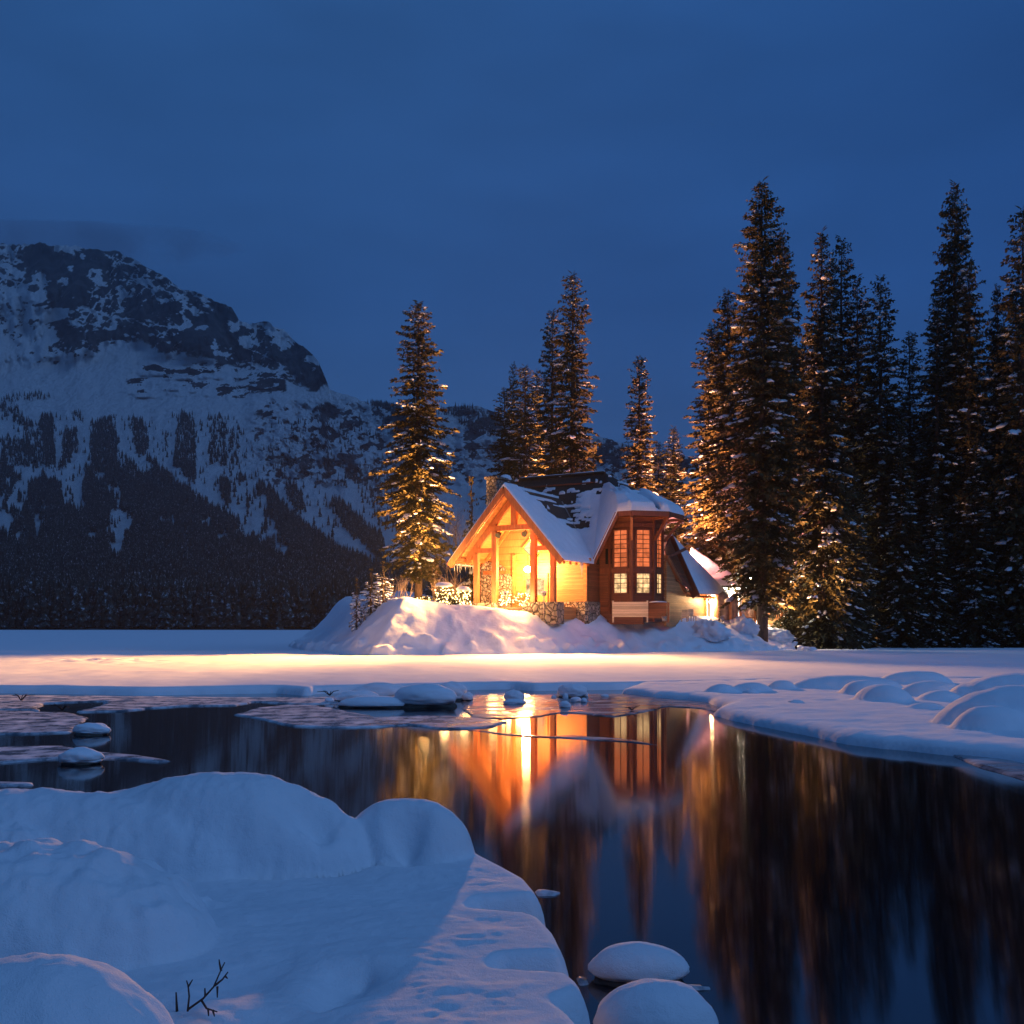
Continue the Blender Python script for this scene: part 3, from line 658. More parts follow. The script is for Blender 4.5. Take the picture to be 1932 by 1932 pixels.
kc = keepv[:-1, :-1] & keepv[1:, :-1] & keepv[:-1, 1:] & keepv[1:, 1:]
zspan = np.maximum.reduce([ZR[:-1, :-1], ZR[1:, :-1], ZR[:-1, 1:], ZR[1:, 1:]]) - np.minimum.reduce([ZR[:-1, :-1], ZR[1:, :-1], ZR[:-1, 1:], ZR[1:, 1:]])
kc &= zspan < .9
f = grid_faces(*U.shape, kc); zt = ZR + th * 1.35
vt = np.stack([U, V, zt - HB], -1).reshape(-1, 3); vb = np.stack([U, V, np.minimum(ZR - .02, zt) - HB], -1).reshape(-1, 3)
ed = np.concatenate([f[:, [0, 1]], f[:, [1, 2]], f[:, [2, 3]], f[:, [3, 0]]]); key = np.sort(ed, 1); kk = key[:, 0].astype(np.int64) * 10 ** 7 + key[:, 1]
u_, idx, cnt = np.unique(kk, return_index=True, return_counts=True); be = ed[idx[cnt == 1]]
nv = len(vt); allf = np.concatenate([f, np.stack([be[:, 1], be[:, 0], be[:, 0] + nv, be[:, 1] + nv], 1)])
vv, ff2 = compact(np.concatenate([vt, vb]), allf)
mesh_np('roof_snow', vv, ff2, M['snow_far'], lodge, smooth=True)

# barge boards, inner rafters, posts and ties of the porch truss
for s_ in (-1, 1):
    L().beam((0, EF - .02, PR - .30), (s_ * EU, EF - .02, zp(EU) - .30), .12, .50).build('barge_board', M['timber'], porch_roof)
    L().beam((0, EF + .12, PR - .46), (s_ * (EU - .12), EF + .12, zp(EU - .12) - .46), .14, .42).build('barge_board', M['brown'], porch_roof)
    L().beam((0, 0, PR - .75), (s_ * 4.75, 0, zp(4.75) - .62), .34, .48).build('rafter', M['timber'], lodge)
    L().beam((0, 3.0, PR - .62), (s_ * 5.0, 3.0, zp(5.0) - .58), .14, .26).build('rafter', M['soffit'], lodge)
    L().bb((s_ * 3.66 - .21, -.21, 4.4), (s_ * 3.66 + .21, .21, 8.6)).build('post', M['timber'], lodge, bevel=.02)
    L().bb((s_ * 1.85 - .23, -.23, 4.4), (s_ * 1.85 + .23, .23, 10.38)).build('post', M['timber'], lodge, bevel=.02)
    L().bb((s_ * 2.08, -.16, 8.62), (s_ * 4.0, .16, 9.0)).build('tie_beam', M['timber'], lodge, bevel=.02)
    L().beam((s_ * 4.7, -1.5, 8.05), (s_ * 4.7, 3.1, 8.05), .22, .26).build('purlin', M['timber'], lodge)
L().bb((-2.45, -.19, 10.4), (2.45, .19, 10.85)).build('collar_beam', M['timber'], lodge, bevel=.02)
L().bb((-.24, -.17, 10.85), (.24, .17, 13.0)).build('king_post', M['timber'], lodge, bevel=.02)
L().beam((0, EF + .2, PR - .52), (0, 3.1, PR - .52), .26, .34).build('ridge_beam', M['timber'], lodge)
# plinths, floor, log step
L().bb((-4.15, -.6, 2.8), (-1.45, .5, 4.4)).build('stone_plinth', M['cutstone'], lodge, bevel=.04)
L().bb((1.15, -.7, 2.6), (4.35, .6, 4.4)).build('stone_plinth', M['cutstone'], lodge, bevel=.04)
L().bb((-4.5, .62, 3.0), (4.3, 3.15, 4.02)).build('porch_floor', M['soffit'], lodge)
L().tube([(-1.42, -.3, 3.82), (0, -.32, 3.80), (1.12, -.3, 3.84)], [.20, .21, .19], 10).build('log_step', M['bark'], lodge, smooth=True)
# walls
WB = 3.2
L().prism([(-5.0, WB, 2.8), (5.1, WB, 2.8), (5.1, WB, 7.7), (-5.0, WB, 7.7)], (0, .2, 0)).build('front_wall', M['siding'], lodge)
L().prism([(-5.0, WB + .01, 7.71), (5.0, WB + .01, 7.71), (5.0, WB + .01, zp(5.0) - .3), (0, WB + .01, PR - .3), (-5.0, WB + .01, zp(5.0) - .3)], (0, .2, 0)).build('gable_wall', M['panel'], lodge)
L().bb((-1.9, WB - .09, 7.6), (5.1, WB - .002, 7.84)).build('wall_band', M['soffit'], lodge)
L().bb((4.86, WB - .09, 4.5), (5.16, WB - .002, 7.6)).build('corner_board', M['soffit'], lodge)
L().bb((2.0, WB - .35, 2.6), (5.2, WB - .095, 4.48)).build('stone_footing', M['stone'], lodge, bevel=.04)
L().bb((5.104, WB - .1, 2.6), (5.30, 5.48, 4.48)).build('stone_footing', M['stone'], lodge, bevel=.03)
L().bb((5.0, WB + .25, 4.485), (5.15, 5.6, 7.7)).build('side_wall', M['brown_board'], lodge)
L().prism([(5.16, 5.6, 2.8), (6.42, 5.6, 2.8), (6.42, 5.6, 11.0), (5.16, 5.6, 9.4)], (0, .18, 0)).build('recess_wall', M['brown_board'], lodge)
L().bb((5.2, 5.50, 6.9), (6.36, 5.598, 7.35)).build('recess_band', M['brown'], lodge)
L().bb((5.75, 5.54, 7.7), (6.3, 5.598, 9.0)).build('vent_panel', M['iron'], lodge)
# main body behind
L().bb((-4.9, WB + .22, 2.8), (4.98, 15.3, 7.6)).build('body_wall', M['siding'], lodge)
L().prism([(-4.95, 4.3, 7.61), (-4.95, 15.6, 7.61), (-4.95, 15.6, 7.9), (-4.95, MRV, MRZ - .3), (-4.95, 4.4, 8.0)], (.2, 0, 0)).build('end_wall', M['siding'], lodge)
# chimney and chimney breast
ch = L(); ch.bb((-4.85, 3.45, 8.3), (-3.75, 6.3, 15.4)); ch.build('chimney', M['stone'], lodge, bevel=.06); chim = bpy.data.objects['chimney']
L().bb((-4.97, 3.33, 15.4), (-3.63, 6.42, 15.62)).build('chimney_cap', M['cutstone'], chim, bevel=.02)
L().ball((-4.1, 5.6, 15.62), (.5, .7, .42), 14, 8, .15, 3).build('snow_cap', M['snow_far'], chim, smooth=True)
arch = [(-5.0, 4.03), (-2.0, 4.03), (-2.0, 6.6)] + [(-2.0 - .35 * k - .02 * k * k, 6.6 + 1.45 * sin(min(1, k / 4.5) * pi / 2)) for k in range(1, 6)] + [(-4.6, 8.1), (-5.0, 7.6)]
L().prism([(a_, 2.82, z_) for a_, z_ in arch], (0, .375, 0)).build('chimney_breast', M['stone'], lodge)
L().bb((-4.7, 2.70, 6.95), (-2.02, 2.818, 7.25)).build('mantel_beam', M['timber'], lodge)
L().bb((-1.92, 3.0, 4.03), (-1.66, 3.195, 8.6)).build('wall_post', M['soffit'], lodge)
# door
fr = L(); fr.bb((-.95, 3.08, 4.03), (-.80, 3.195, 6.75)); fr.bb((1.35, 3.08, 4.03), (1.5, 3.195, 6.75)); fr.bb((-.95, 3.08, 6.75), (1.5, 3.195, 6.95))
fr.build('door_frame', M['soffit'], lodge)
for s_, u0 in ((0, -.78), (1, .30)):
    dr = L(); u1 = u0 + 1.03
    for a_, b2 in (((u0, 4.04), (u0 + .16, 6.74)), ((u1 - .16, 4.04), (u1, 6.74)), ((u0 + .161, 6.5), (u1 - .161, 6.74)), ((u0 + .161, 4.04), (u1 - .161, 5.1))):
        dr.bb((a_[0], 3.11, a_[1]), (b2[0], 3.19, b2[1]))
    d_ = dr.build('door', M['panel'], lodge)
    L().bb((u0 + .165, 3.14, 5.105), (u1 - .165, 3.17, 6.495)).build('pane', M['pane_low'], d_)
    L().tube([(u1 - .08 if s_ == 0 else u0 + .08, 3.06, 5.0), (u1 - .08 if s_ == 0 else u0 + .08, 3.06, 5.4)], .025, 6).build('handle', M['iron'], d_)
# diamond window in the gable
c0 = Vector((.05, WB - .08, 9.15)); dl = 1.02
wf = L(); cs = [c0 + Vector((0, 0, dl)), c0 + Vector((dl, 0, 0)), c0 + Vector((0, 0, -dl)), c0 + Vector((-dl, 0, 0))]
for i in range(4): wf.beam(cs[i], cs[(i + 1) % 4], .14, .16, (0, 1, 0))
dw = wf.build('diamond_window', M['soffit'], lodge)
L().prism([c0 + Vector((0, .05, dl - .1)), c0 + Vector((dl - .1, .05, 0)), c0 + Vector((0, .05, -dl + .1)), c0 + Vector((-dl + .1, .05, 0))], (0, .025, 0)).build('pane', M['pane_diamond'], dw)
mm = L(); mm.beam(c0 + Vector((-dl + .1, .02, 0)), c0 + Vector((dl - .1, .02, 0)), .04, .04); mm.beam(c0 + Vector((0, .02, -dl + .1)), c0 + Vector((0, .02, dl - .1)), .04, .04); mm.build('muntin', M['timber'], dw)

# bay: five sides of an octagon
BC, AP = Vector((7.15, 8.0, 0)), 2.4
def octc(ap, k): a_ = radians(-112.5 + 45 * k); r_ = ap / cos(pi / 8); return Vector((BC.x + r_ * cos(a_), BC.y + r_ * sin(a_), 0))
ring = [octc(AP, k) for k in range(8)]
L().prism([(p.x, p.y, 2.8) for p in ring], (0, 0, 8.85)).build('bay_wall', M['brown_board'], lodge)
def bay_window(k, z0, z1, w, nx, nz, mat):
    a_, b2 = ring[k], ring[(k + 1) % 8]; c = (a_ + b2) / 2; t_ = (b2 - a_).normalized(); n_ = (c - BC).normalized(); up = Vector((0, 0, 1)); ax = (t_, n_, up)
    zc, h = (z0 + z1) / 2, z1 - z0
    q = lambda s, d, z: c + t_ * s + n_ * d + up * z
    fr = L(); e = .12
    fr.box(q(-w / 2 - e / 2, .06, zc), (e, .115, h + 2 * e), ax); fr.box(q(w / 2 + e / 2, .06, zc), (e, .115, h + 2 * e), ax)
    fr.box(q(0, .06, z1 + e / 2), (w, .115, e), ax); fr.box(q(0, .07, z0 - e / 2), (w, .135, e), ax)
    wnd = fr.build('window', M['brown'], lodge)
    L().box(q(0, .012, zc), (w, .02, h), ax).build('pane', mat, wnd)
    mb = L()
    for i in range(1, nx): mb.box(q(-w / 2 + w * i / nx, .04, zc), (.05, .03, h), ax)
    for j in range(1, nz): mb.box(q(0, .041, z0 + h * j / nz), (w, .034, .05), ax)
    mb.build('muntin', M['iron'], wnd)
for k in (0, 1, 2, 3):
    w_ = 1.14 if k < 2 else 1.05
    bay_window(k, 7.45, 10.5, w_, 2, 8, M['pane_up']); bay_window(k, 5.25, 6.85, w_, 2, 4, M['pane_low'])
for k in range(0, 5):
    p = ring[k]; o = (p - BC).normalized()
    L().beam((p.x + o.x * .02, p.y + o.y * .02, 2.8), (p.x + o.x * .02, p.y + o.y * .02, 11.6), .2, .2, (o.x, o.y, 0)).build('bay_post', M['brown'], lodge)
for z in (4.55, 7.15, 10.95):
    ba = L()
    for k in (0, 1, 2, 3):
        a_, b2 = ring[k], ring[k + 1]; n_ = ((a_ + b2) / 2 - BC).normalized()
        ba.beam(a_ + n_ * .05 + Vector((0, 0, z)), b2 + n_ * .05 + Vector((0, 0, z)), .1, .3 if z != 4.55 else .2)
    ba.build('bay_band', M['brown'], lodge)
eave = [Q_, P2_, P3_, P4_, P5_]
so = L(); so.prism([(p[0], p[1], 11.72) for p in [(6.4, 5.6), (7.3, 4.15), (8.75, 4.15), (11.0, 6.4), (11.0, 9.6), (8.75, 11.9), (6.0, 11.9)]], (0, 0, .1)); so.build('bay_soffit', M['brown'], lodge)
fa = L()
for a_, b2 in zip(eave[:-1], eave[1:]): fa.beam((a_[0], a_[1], 11.72), (b2[0], b2[1], 11.72), .1, .40)
fa.beam((B_[0], B_[1], B_[2] - .2), (Q_[0], Q_[1], Q_[2] - .2), .1, .40)
fa.build('fascia', M['brown'], main_roof)
for k, r_ in ((1, 1.35), (2, 1.45), (3, 1.45)):
    p = ring[k]; o = (p - BC).normalized(); a_ = p + o * .12
    L().beam(a_ + Vector((0, 0, 9.7)), a_ + o * r_ + Vector((0, 0, 11.45)), .2, .24).build('bracket', M['timber'] if k == 1 else M['brown'], lodge)
    L().beam(a_ + Vector((0, 0, 11.5)), a_ + o * (r_ + .25) + Vector((0, 0, 11.5)), .2, .24).build('bracket', M['brown'], lodge)
L().bb((6.0, 5.3, 2.6), (9.3, 5.58, 3.5)).build('bay_footing', M['brown_board'], lodge)
L().prism([(4.0, WB, 8.1), (5.5, WB, 8.1), (5.5, WB, 7.85), (4.0, WB, 7.85)], (0, .1, 0)).build('eave_block', M['soffit'], lodge)
for k in range(5): L().bb((5.16, -1.2 + k * 1.1, 7.42), (5.30, -1.06 + k * 1.1, 7.62)).build('rafter_tail', M['timber'], porch_roof)

# rear wing
WU = 9.9
L().prism([(WU, 9.0, 2.4), (WU, 19.0, 2.4), (WU, 19.0, 5.55), (WU, 13.2, 5.55), (WU, 11.2, 6.6), (WU, 9.0, 8.6)], (-.2, 0, 0)).build('wing_wall', M['siding'], lodge)
L().bb((WU + .002, 18.7, 2.4), (WU + .12, 19.02, 5.5)).build('corner_board', M['soffit'], lodge)
R1, R0, R2 = (8.55, 13.4, 10.7), (11.15, 13.2, 5.35), (11.15, 22.0, 5.4)
wing = L(); slab(wing, [R1, R0, R2], .14); slab(wing, [R1, R2, (3.0, 22.0, 10.5), (3.0, 13.4, 12.0)], .14)
wing_roof = wing.build('wing_roof', M['brown_board'], lodge)
# lower part of the side roof swept in under the bay: dark underside
L().prism([(9.6, 9.4, 9.0), (R1[0], R1[1], R1[2] - .25), (R0[0] - .25, R0[1], R0[2] + .1), (9.95, 11.2, 6.35)], (-.12, .1, .05)).build('wing_soffit', M['brown_board'], lodge)
L().beam((R1[0] + .02, R1[1] - .08, R1[2] - .2), (R0[0] + .02, R0[1] - .08, R0[2] - .25), .16, .55).build('wing_barge_board', M['brown'], wing_roof)
L().beam((R1[0] - .25, R1[1] + .10, R1[2] - .4), (R0[0] - .25, R0[1] + .10, R0[2] - .38), .14, .4).build('wing_barge_board', M['brown'], wing_roof)
L().beam((9.93, 9.0, 8.4), (10.15, 13.0, 5.5), .22, .3).build('wing_brace', M['timber'], lodge)
L().beam((9.75, 9.3, 8.3), (10.3, 12.6, 9.3), .18, .22).build('bracket', M['brown'], lodge)
for k in range(13): L().bb((WU + .13, 13.4 + k * .66, 5.05), (11.05, 13.54 + k * .66, 5.22)).build('rafter_tail', M['timber'], wing_roof)
def tri_snow(name, A, Bq, Cq, th, parent, seed):
    A, Bq, Cq = Vector(A), Vector(Bq), Vector(Cq); n_ = (Bq - A).cross(Cq - A).normalized(); n_ = n_ if n_.z > 0 else -n_
    c = (A + Bq + Cq) / 3; A, Bq, Cq = [c + (q - c) * 1.02 for q in (A, Bq, Cq)]
    K = 42; vs = []; idx = {}
    for i in range(K + 1):
        for j in range(K + 1 - i):
            a_, b2 = i / K, j / K; c2 = 1 - a_ - b2; p = A * c2 + Bq * a_ + Cq * b2
            e = min(a_, b2, c2) * K / 3.0; h = th * max(0, min(1, e)) ** .5 * (1 + .35 * float(vnoise(p.x * 1.2, p.y * 1.2, p.z * 1.2, seed) - .5)) + .005
            idx[(i, j)] = len(vs); vs.append(p + n_ * h - Vector(OFF))
    fs = []
    for i in range(K):
        for j in range(K - i):
            fs.append([idx[(i, j)], idx[(i + 1, j)], idx[(i, j + 1)]])
            if j < K - i - 1: fs.append([idx[(i + 1, j)], idx[(i + 1, j + 1)], idx[(i, j + 1)]])
    m_ = MB(); m_.v = vs; m_.f = fs; return m_.build(name, M['snow_far'], parent, smooth=True)
tri_snow('wing_snow', R1, R0, R2, .22, lodge, 5); tri_snow('wing_snow', R1, R2, (3.0, 22.0, 10.5), .25, lodge, 6)

# icicles
def icicle(mb, p, l, r): mb.tube([p, Vector(p) - Vector((0, 0, l * .5)), Vector(p) - Vector((0, 0, l))], [r, r * .6, .004], 6)
m, t, b = newmat('icicle_ice'); b.inputs['Base Color'].default_value = (.75, .8, .85, 1); b.inputs['Roughness'].default_value = .12
b.inputs['Transmission Weight'].default_value = .5; b.inputs['IOR'].default_value = 1.31; M['icicle'] = m
rnd = random.Random(5)
for k in range(9):
    q = L(); icicle(q, (-5.1 + rnd.random() * .15, EF + .3 + k * .42, zp(5.2) - .2), .3 + .6 * rnd.random(), .05); q.build('icicle', M['icicle'], porch_roof, smooth=True)
for k, l_ in enumerate((.5, .9, 1.35, .8)):
    q = L(); icicle(q, (5.42, 1.35 + k * .16, 7.75), l_, .06); q.build('icicle', M['icicle'], porch_roof, smooth=True)

# porch lamp and the two floodlights hung from the collar beam
LANT = (.55, 1.35, 7.2)
la = L().ball(LANT, (.34, .24, .26), 14, 9).build('lantern', M['lamp'], lodge, smooth=True)
L().tube([(.55, 1.35, 7.44), (.55, 1.35, 8.4), (.55, 3.18, 8.4)], .03, 6).build('lantern_bracket', M['iron'], la)
WARM = (1.0, .43, .13)
lamp('porch_light', 'POINT', (LANT[0], LANT[1], LANT[2] - HB), 8000, WARM, lodge, .5)
for u_ in (-1.4, 1.1):
    hd = L(); hd.tube([(u_, -.05, 10.38), (u_, -.05, 10.2)], .05, 8)
    hd.tube([(u_, .12, 10.22), (u_, -.1, 10.12), (u_, -.32, 9.98)], [.10, .20, .25], 14); hd.build('floodlight', M['iron'], lodge)
wl = L().ball((10.62, 18.3, 4.7), (.13, .13, .18), 10, 7).build('added_wall_lantern', M['lamp'], lodge, smooth=True)  # added lantern, put here to brighten the wing wall
L().tube([(WU, 18.3, 4.95), (10.62, 18.3, 4.95), (10.62, 18.3, 4.86)], .03, 6).build('lantern_bracket', M['iron'], wl)
lamp('added_wall_light', 'POINT', (10.75, 18.2, 4.7 - HB), 850, (1.0, .52, .2), lodge, .2)
def aim(o, tgt, parent):
    # aimed at a world point; rotation expressed in the lodge's frame
    wp = ltow(*[o.location[0], o.location[1], o.location[2] + HB]); d = (Vector(tgt) - wp).normalized()
    q = d.to_track_quat('-Z', 'Y').to_matrix(); r = Matrix.Rotation(radians(30), 3, 'Z'); o.rotation_euler = (r @ q).to_euler()
sp = lamp('added_floodlight_beam', 'SPOT', (-1.4, -.36, 9.9 - HB), 390000, (1.0, .45, .115), lodge, .7, spot_size=radians(72), spot_blend=1.0); aim(sp, (-28.5, 55.5, 5.5), lodge); sp.visible_glossy = False   # beams added to unlit fixtures to light the lake; kept out of reflections
sp = lamp('added_floodlight_beam', 'SPOT', (1.1, -.36, 9.9 - HB), 190000, (1.0, .45, .14), lodge, .7, spot_size=radians(108), spot_blend=1.0); aim(sp, (9, 45, 2.0), lodge); sp.visible_glossy = False
# ------------------------------------------------------------------ trees
def spruce_geo(seed, H, R, bare, whorls, per, prof=.8, droop=.5, gaps=.07, blade=.5, snow=.6, tipw=1.0, skirt=1.0, low=.5):
    rs = np.random.RandomState(seed)
    Q, SNv, SNf = [], [], []          # blades (n,4,3)
    zb0 = H * bare
    # octa-sphere for snow clumps
    ico = bmesh.new(); bmesh.ops.create_icosphere(ico, subdivisions=1, radius=1); iv = np.array([v.co[:] for v in ico.verts]); ifc = np.array([[v.index for v in f_.verts] for f_ in ico.faces]); ico.free()
    nS = 0
    ztops = np.linspace(0, 1, whorls) ** .92
    for w in range(whorls):
        t = ztops[w]; z = zb0 + (H * .985 - zb0) * t
        env = (1 - t) ** prof * R + .10 * tipw + .18 * (1 - t)
        env *= interp(t, [(0, low), (.12, low + (1 - low) * .5), (.3, 1), (1, 1)])
        env *= 1 + .28 * float(vnoise(w * .23, seed * 3.1, 0, seed)) - .14
        nb_ = max(3, int(per * (1 - .45 * t) + rs.rand()))
        a0 = rs.rand() * 6.28
        for k in range(nb_):
            if rs.rand() < gaps: continue
            az = a0 + 6.283 * k / nb_ + rs.normal(0, .28); Lb = env * rs.uniform(.55, 1.12)
            if rs.rand() < .06: Lb *= 1.25
            zz = z + rs.normal(0, .12); e0 = interp(t, [(0, -.18), (.5, -.05), (1, .55)]) + rs.normal(0, .08)
            dr = droop * rs.uniform(.6, 1.3) * (1 - .6 * t)
            d = np.array([cos(az), sin(az), 0.0]); sd = np.array([-sin(az), cos(az), 0.0]); up = np.array([0, 0, 1.0])
            def pt(s): return d * (Lb * s) + up * (zz + Lb * (e0 * s - dr * s * s + .22 * dr * max(0, s - .6) * 4 * s))
            ns = max(3, int(Lb / (.15 * blade / .5))); ss = np.linspace(.12, 1.0, ns)
            for s in ss:
                p = pt(s); fat = .55 + .75 * float(vnoise(az * 2.1, s * 2.6 + w * .37, seed, seed + 3)) * (.5 + s)
                for sg in (-1, 1):
                    for rep in (0, 1, 2):
                        if rep == 2 and s < .45: continue
                        l = blade * rs.uniform(.5, 1.1) * (1 - .35 * s) * min(1.0, .5 + Lb * .4) * fat * (1 - .25 * t)
                        dv_ = d * rs.uniform(.25, 1.0) + sd * sg * rs.uniform(.2, 1.0) * (1 - .3 * s) + up * rs.uniform(-.62, .40)
                        dv_ /= np.linalg.norm(dv_); nrm = np.cross(dv_, up + rs.normal(0, .6, 3)); nrm /= np.linalg.norm(nrm) + 1e-9
                        wd = l * rs.uniform(.19, .34); p2 = p + sd * sg * rs.uniform(0, .12) * Lb * (1 - s); m_ = p2 + dv_ * l * .5 + up * .02
                        Q.append([p2, m_ + nrm * wd, p2 + dv_ * l - up * .08 * l, m_ - nrm * wd])
            p = pt(1.0); l = blade * .5 * (1 - .4 * t); Q.append([p - d * l * .3, p + sd * l * .14, p + d * l, p - sd * l * .14])
            # snow lying on the branch
            if rs.rand() < snow and Lb > .35:
                for q in range(2 + 2 * (Lb > 1.0) + 2 * (Lb > 2.0)):
                    s = rs.uniform(.42, .98); c = pt(s) + up * (.05 + .03 * Lb) + sd * rs.normal(0, .09) * Lb * (1 - .4 * s)
                    a_ = min(.34, .12 + .11 * Lb) * rs.uniform(.3, 1.0) * (1.5 if rs.rand() < .12 else 1); b2 = a_ * rs.uniform(.45, .8); h = a_ * rs.uniform(.22, .42)
                    jit = 1 + .35 * (rs.rand(len(iv), 1) - .5)
                    loc = iv * jit; pos = c + loc[:, :1] * d * a_ + loc[:, 1:2] * sd * b2 + loc[:, 2:3] * up * h - up * (loc[:, :1] * .45 * a_ * (dr + .2)) - up * (loc[:, 1:2] ** 2 * b2 * .5)
                    SNv.append(pos); SNf.append(ifc + nS); nS += len(iv)
    # leader
    for k in range(14):
        a_ = rs.rand() * 6.28; z = H * (.955 + .045 * k / 14); d = np.array([cos(a_), sin(a_), .5]); l = .22 * tipw
        p = np.array([0, 0, z]); Q.append([p, p + d * l * .5 + np.array([0, 0, .05]), p + d * l, p + d * l * .5 - np.array([0, 0, .05])])
    Q = np.array(Q); return Q.reshape(-1, 3), np.arange(len(Q) * 4).reshape(-1, 4), np.concatenate(SNv), np.concatenate(SNf)
PROTO = {}
def make_proto(key, seed, H, R, mat='needles', trunk_r=None, **kw):
    q, f, sv, sf_ = spruce_geo(seed, H, R, **kw)
    root = empty('spruce', (0, 0, 0)); tr = trunk_r or H * .012; rnd = random.Random(seed)
    MB().tube([(rnd.uniform(-.04, .04) * (0 if k == 0 else 1), rnd.uniform(-.04, .04), -.8 if k == 0 else H * k / 9 * .99) for k in range(10)],
              [tr * (1 - k / 9) ** .8 + .015 for k in range(10)], 9).build('trunk', M['bark'], root, smooth=True)
    mesh_np('crown', q, f, M[mat], root); mesh_np('snow_clumps', sv, sf_, M['snow_tree'], root, smooth=True)
    PROTO[key] = (root, H, R, [False]); return root
def copy_tree(root):
    r = root.copy(); COL.objects.link(r)
    for ch in root.children:
        c = ch.copy(); COL.objects.link(c); c.parent = r
    return r
def place_tree(key, px, ptop, Y, hw, label, group=None, zbase=None, lean=0.0, name='spruce', rot=None, cat='spruce tree'):
    root, H, R, used = PROTO[key]
    x = (px - CX) * Y / F; zb = (ground_z(x, Y) if zbase is None else zbase) - .15; zt = HC - (ptop - HZ) * Y / F
    o = root if not used[0] else copy_tree(root); used[0] = True
    o.name = name; sz = (zt - zb) / H; sx = hw * 1.32 * Y / F / R
    o.location = (x, Y, zb); o.scale = (sx, sx, sz); o.rotation_euler = (0, lean, (px * 1.37 + Y) % 6.28 if rot is None else rot)
    for k_ in ('label', 'category', 'group'):
        if k_ in o: del o[k_]
    tag(o, label, cat, group); return o
make_proto('airy', 11, 25, 2.7, bare=.10, whorls=92, per=7.4, prof=.46, droop=.5, gaps=.08, snow=.34, blade=.56, tipw=2.2)
make_proto('spire', 12, 26, 2.1, bare=.06, whorls=96, per=8, prof=.42, droop=.45, gaps=.05, snow=.28, blade=.52, tipw=2.2)
make_proto('full', 13, 34, 3.6, bare=.09, whorls=116, per=9, prof=.55, droop=.45, gaps=.05, snow=.22, blade=.60, mat='needles', tipw=2.6)
make_proto('skirt', 14, 30, 3.5, bare=.015, whorls=108, per=9, prof=.72, droop=.5, gaps=.07, snow=.30, blade=.60, low=1.1, mat='needles2', tipw=2.4)
make_proto('thin', 15, 30, 2.4, bare=.10, whorls=96, per=7.5, prof=.44, droop=.5, gaps=.10, snow=.25, blade=.55, mat='needles2', tipw=2.4)
make_proto('sapling', 16, 3.2, .62, bare=.04, whorls=22, per=6, prof=.9, droop=.4, gaps=.08, snow=.95, blade=.22, trunk_r=.05, tipw=.5)
GL, GH, GR, GB = 'spruces left of the lodge', 'spruces rising behind the lodge roof', 'tall spruces right of the lodge', 'dark spruces filling the forest on the right'
place_tree('airy', 789, 567, 91, 52, 'tall airy spruce lit orange by the lamps, standing alone left of the chimney', GL, rot=.3)
place_tree('spire', 1080, 515, 106, 39, 'tallest of the narrow spruces rising behind the lodge roof', GH, zbase=4)
place_tree('spire', 1042, 585, 110, 27, 'slim spruce just left of the tallest one behind the lodge roof', GH, zbase=4)
place_tree('spire', 990, 690, 104, 36, 'bushy lower spruce directly above the chimney side of the roof', GH, zbase=4)
place_tree('spire', 953, 732, 108, 30, 'lowest left spruce peeking over the chimney', GH, zbase=4)
place_tree('thin', 1014, 697, 114, 24, 'thin dark spruce squeezed between two others behind the roof', GH, zbase=4)
place_tree('thin', 968, 683, 116, 16, 'spindly spruce with a crooked top behind the chimney', GH, zbase=4)
place_tree('spire', 1207, 672, 112, 29, 'lone narrow dark spruce behind the right end of the roof', GH, zbase=4)
place_tree('skirt', 1271, 804, 116, 38, 'short reddish spruce between the bay roof and the forest edge', GH, zbase=3.5)
place_tree('thin', 1242, 832, 120, 24, 'small faint spruce beside the short reddish one', GH, zbase=3.5)
place_tree('full', 1438, 338, 95, 70, 'tallest and broadest spruce at the left edge of the forest with bare lower trunk', GR)
place_tree('full', 1372, 546, 108, 50, 'spruce lit gold and pink on its left flank at the edge of the forest', GR, zbase=3)
place_tree('spire', 1344, 612, 112, 42, 'gold lit spruce closest to the lodge in the right forest', GR, zbase=3)
place_tree('full', 1476, 430, 104, 42, 'dark spruce half hidden behind the tallest one', GR, zbase=2.2)
place_tree('skirt', 1550, 432, 100, 62, 'spruce with snowy boughs sweeping down to the snow at the forest edge', GR)
place_tree('thin', 1587, 446, 112, 40, 'slender spire leaning over the spruce with sweeping boughs', GR)
place_tree('thin', 1618, 520, 110, 36, 'dark medium spruce in the middle of the right forest', GR)
place_tree('thin', 1661, 520, 106, 44, 'spruce with a sparse ragged top and visible dark trunk', GR)
place_tree('spire', 1717, 626, 116, 32, 'low snowy spruce in the gap between the two tall groups', GR)
place_tree('full', 1801, 342, 110, 52, 'tall slim topped spruce dominating the right group', GR)
place_tree('spire', 1828, 492, 106, 40, 'spruce standing just in front of the tall slim topped one', GR)
place_tree('thin', 1768, 560, 107, 40, 'spruce with snow blobs left of the tall slim topped one', GR)
place_tree('skirt', 1882, 535, 106, 44, 'shorter dark spruce second from the right edge', GR)
place_tree('spire', 1929, 392, 104, 48, 'tall spruce cut by the right edge of the picture', GR)
rnd = random.Random(77)
for i in range(38):
    px = 1420 + i * 17 + rnd.uniform(-8, 8); Y = rnd.uniform(112, 150)
    lo = interp(px, [(1380, 600), (1440, 560), (1500, 560), (1560, 600), (1640, 620), (1720, 690), (1790, 560), (1850, 600), (1940, 500), (2100, 520)])
    place_tree(('thin', 'full', 'spire', 'skirt', 'thin')[i % 5], px, float(lo) + rnd.uniform(40, 170), Y, rnd.uniform(30, 46), 'dark spruce packed in the shadowed forest behind the front row', GB)
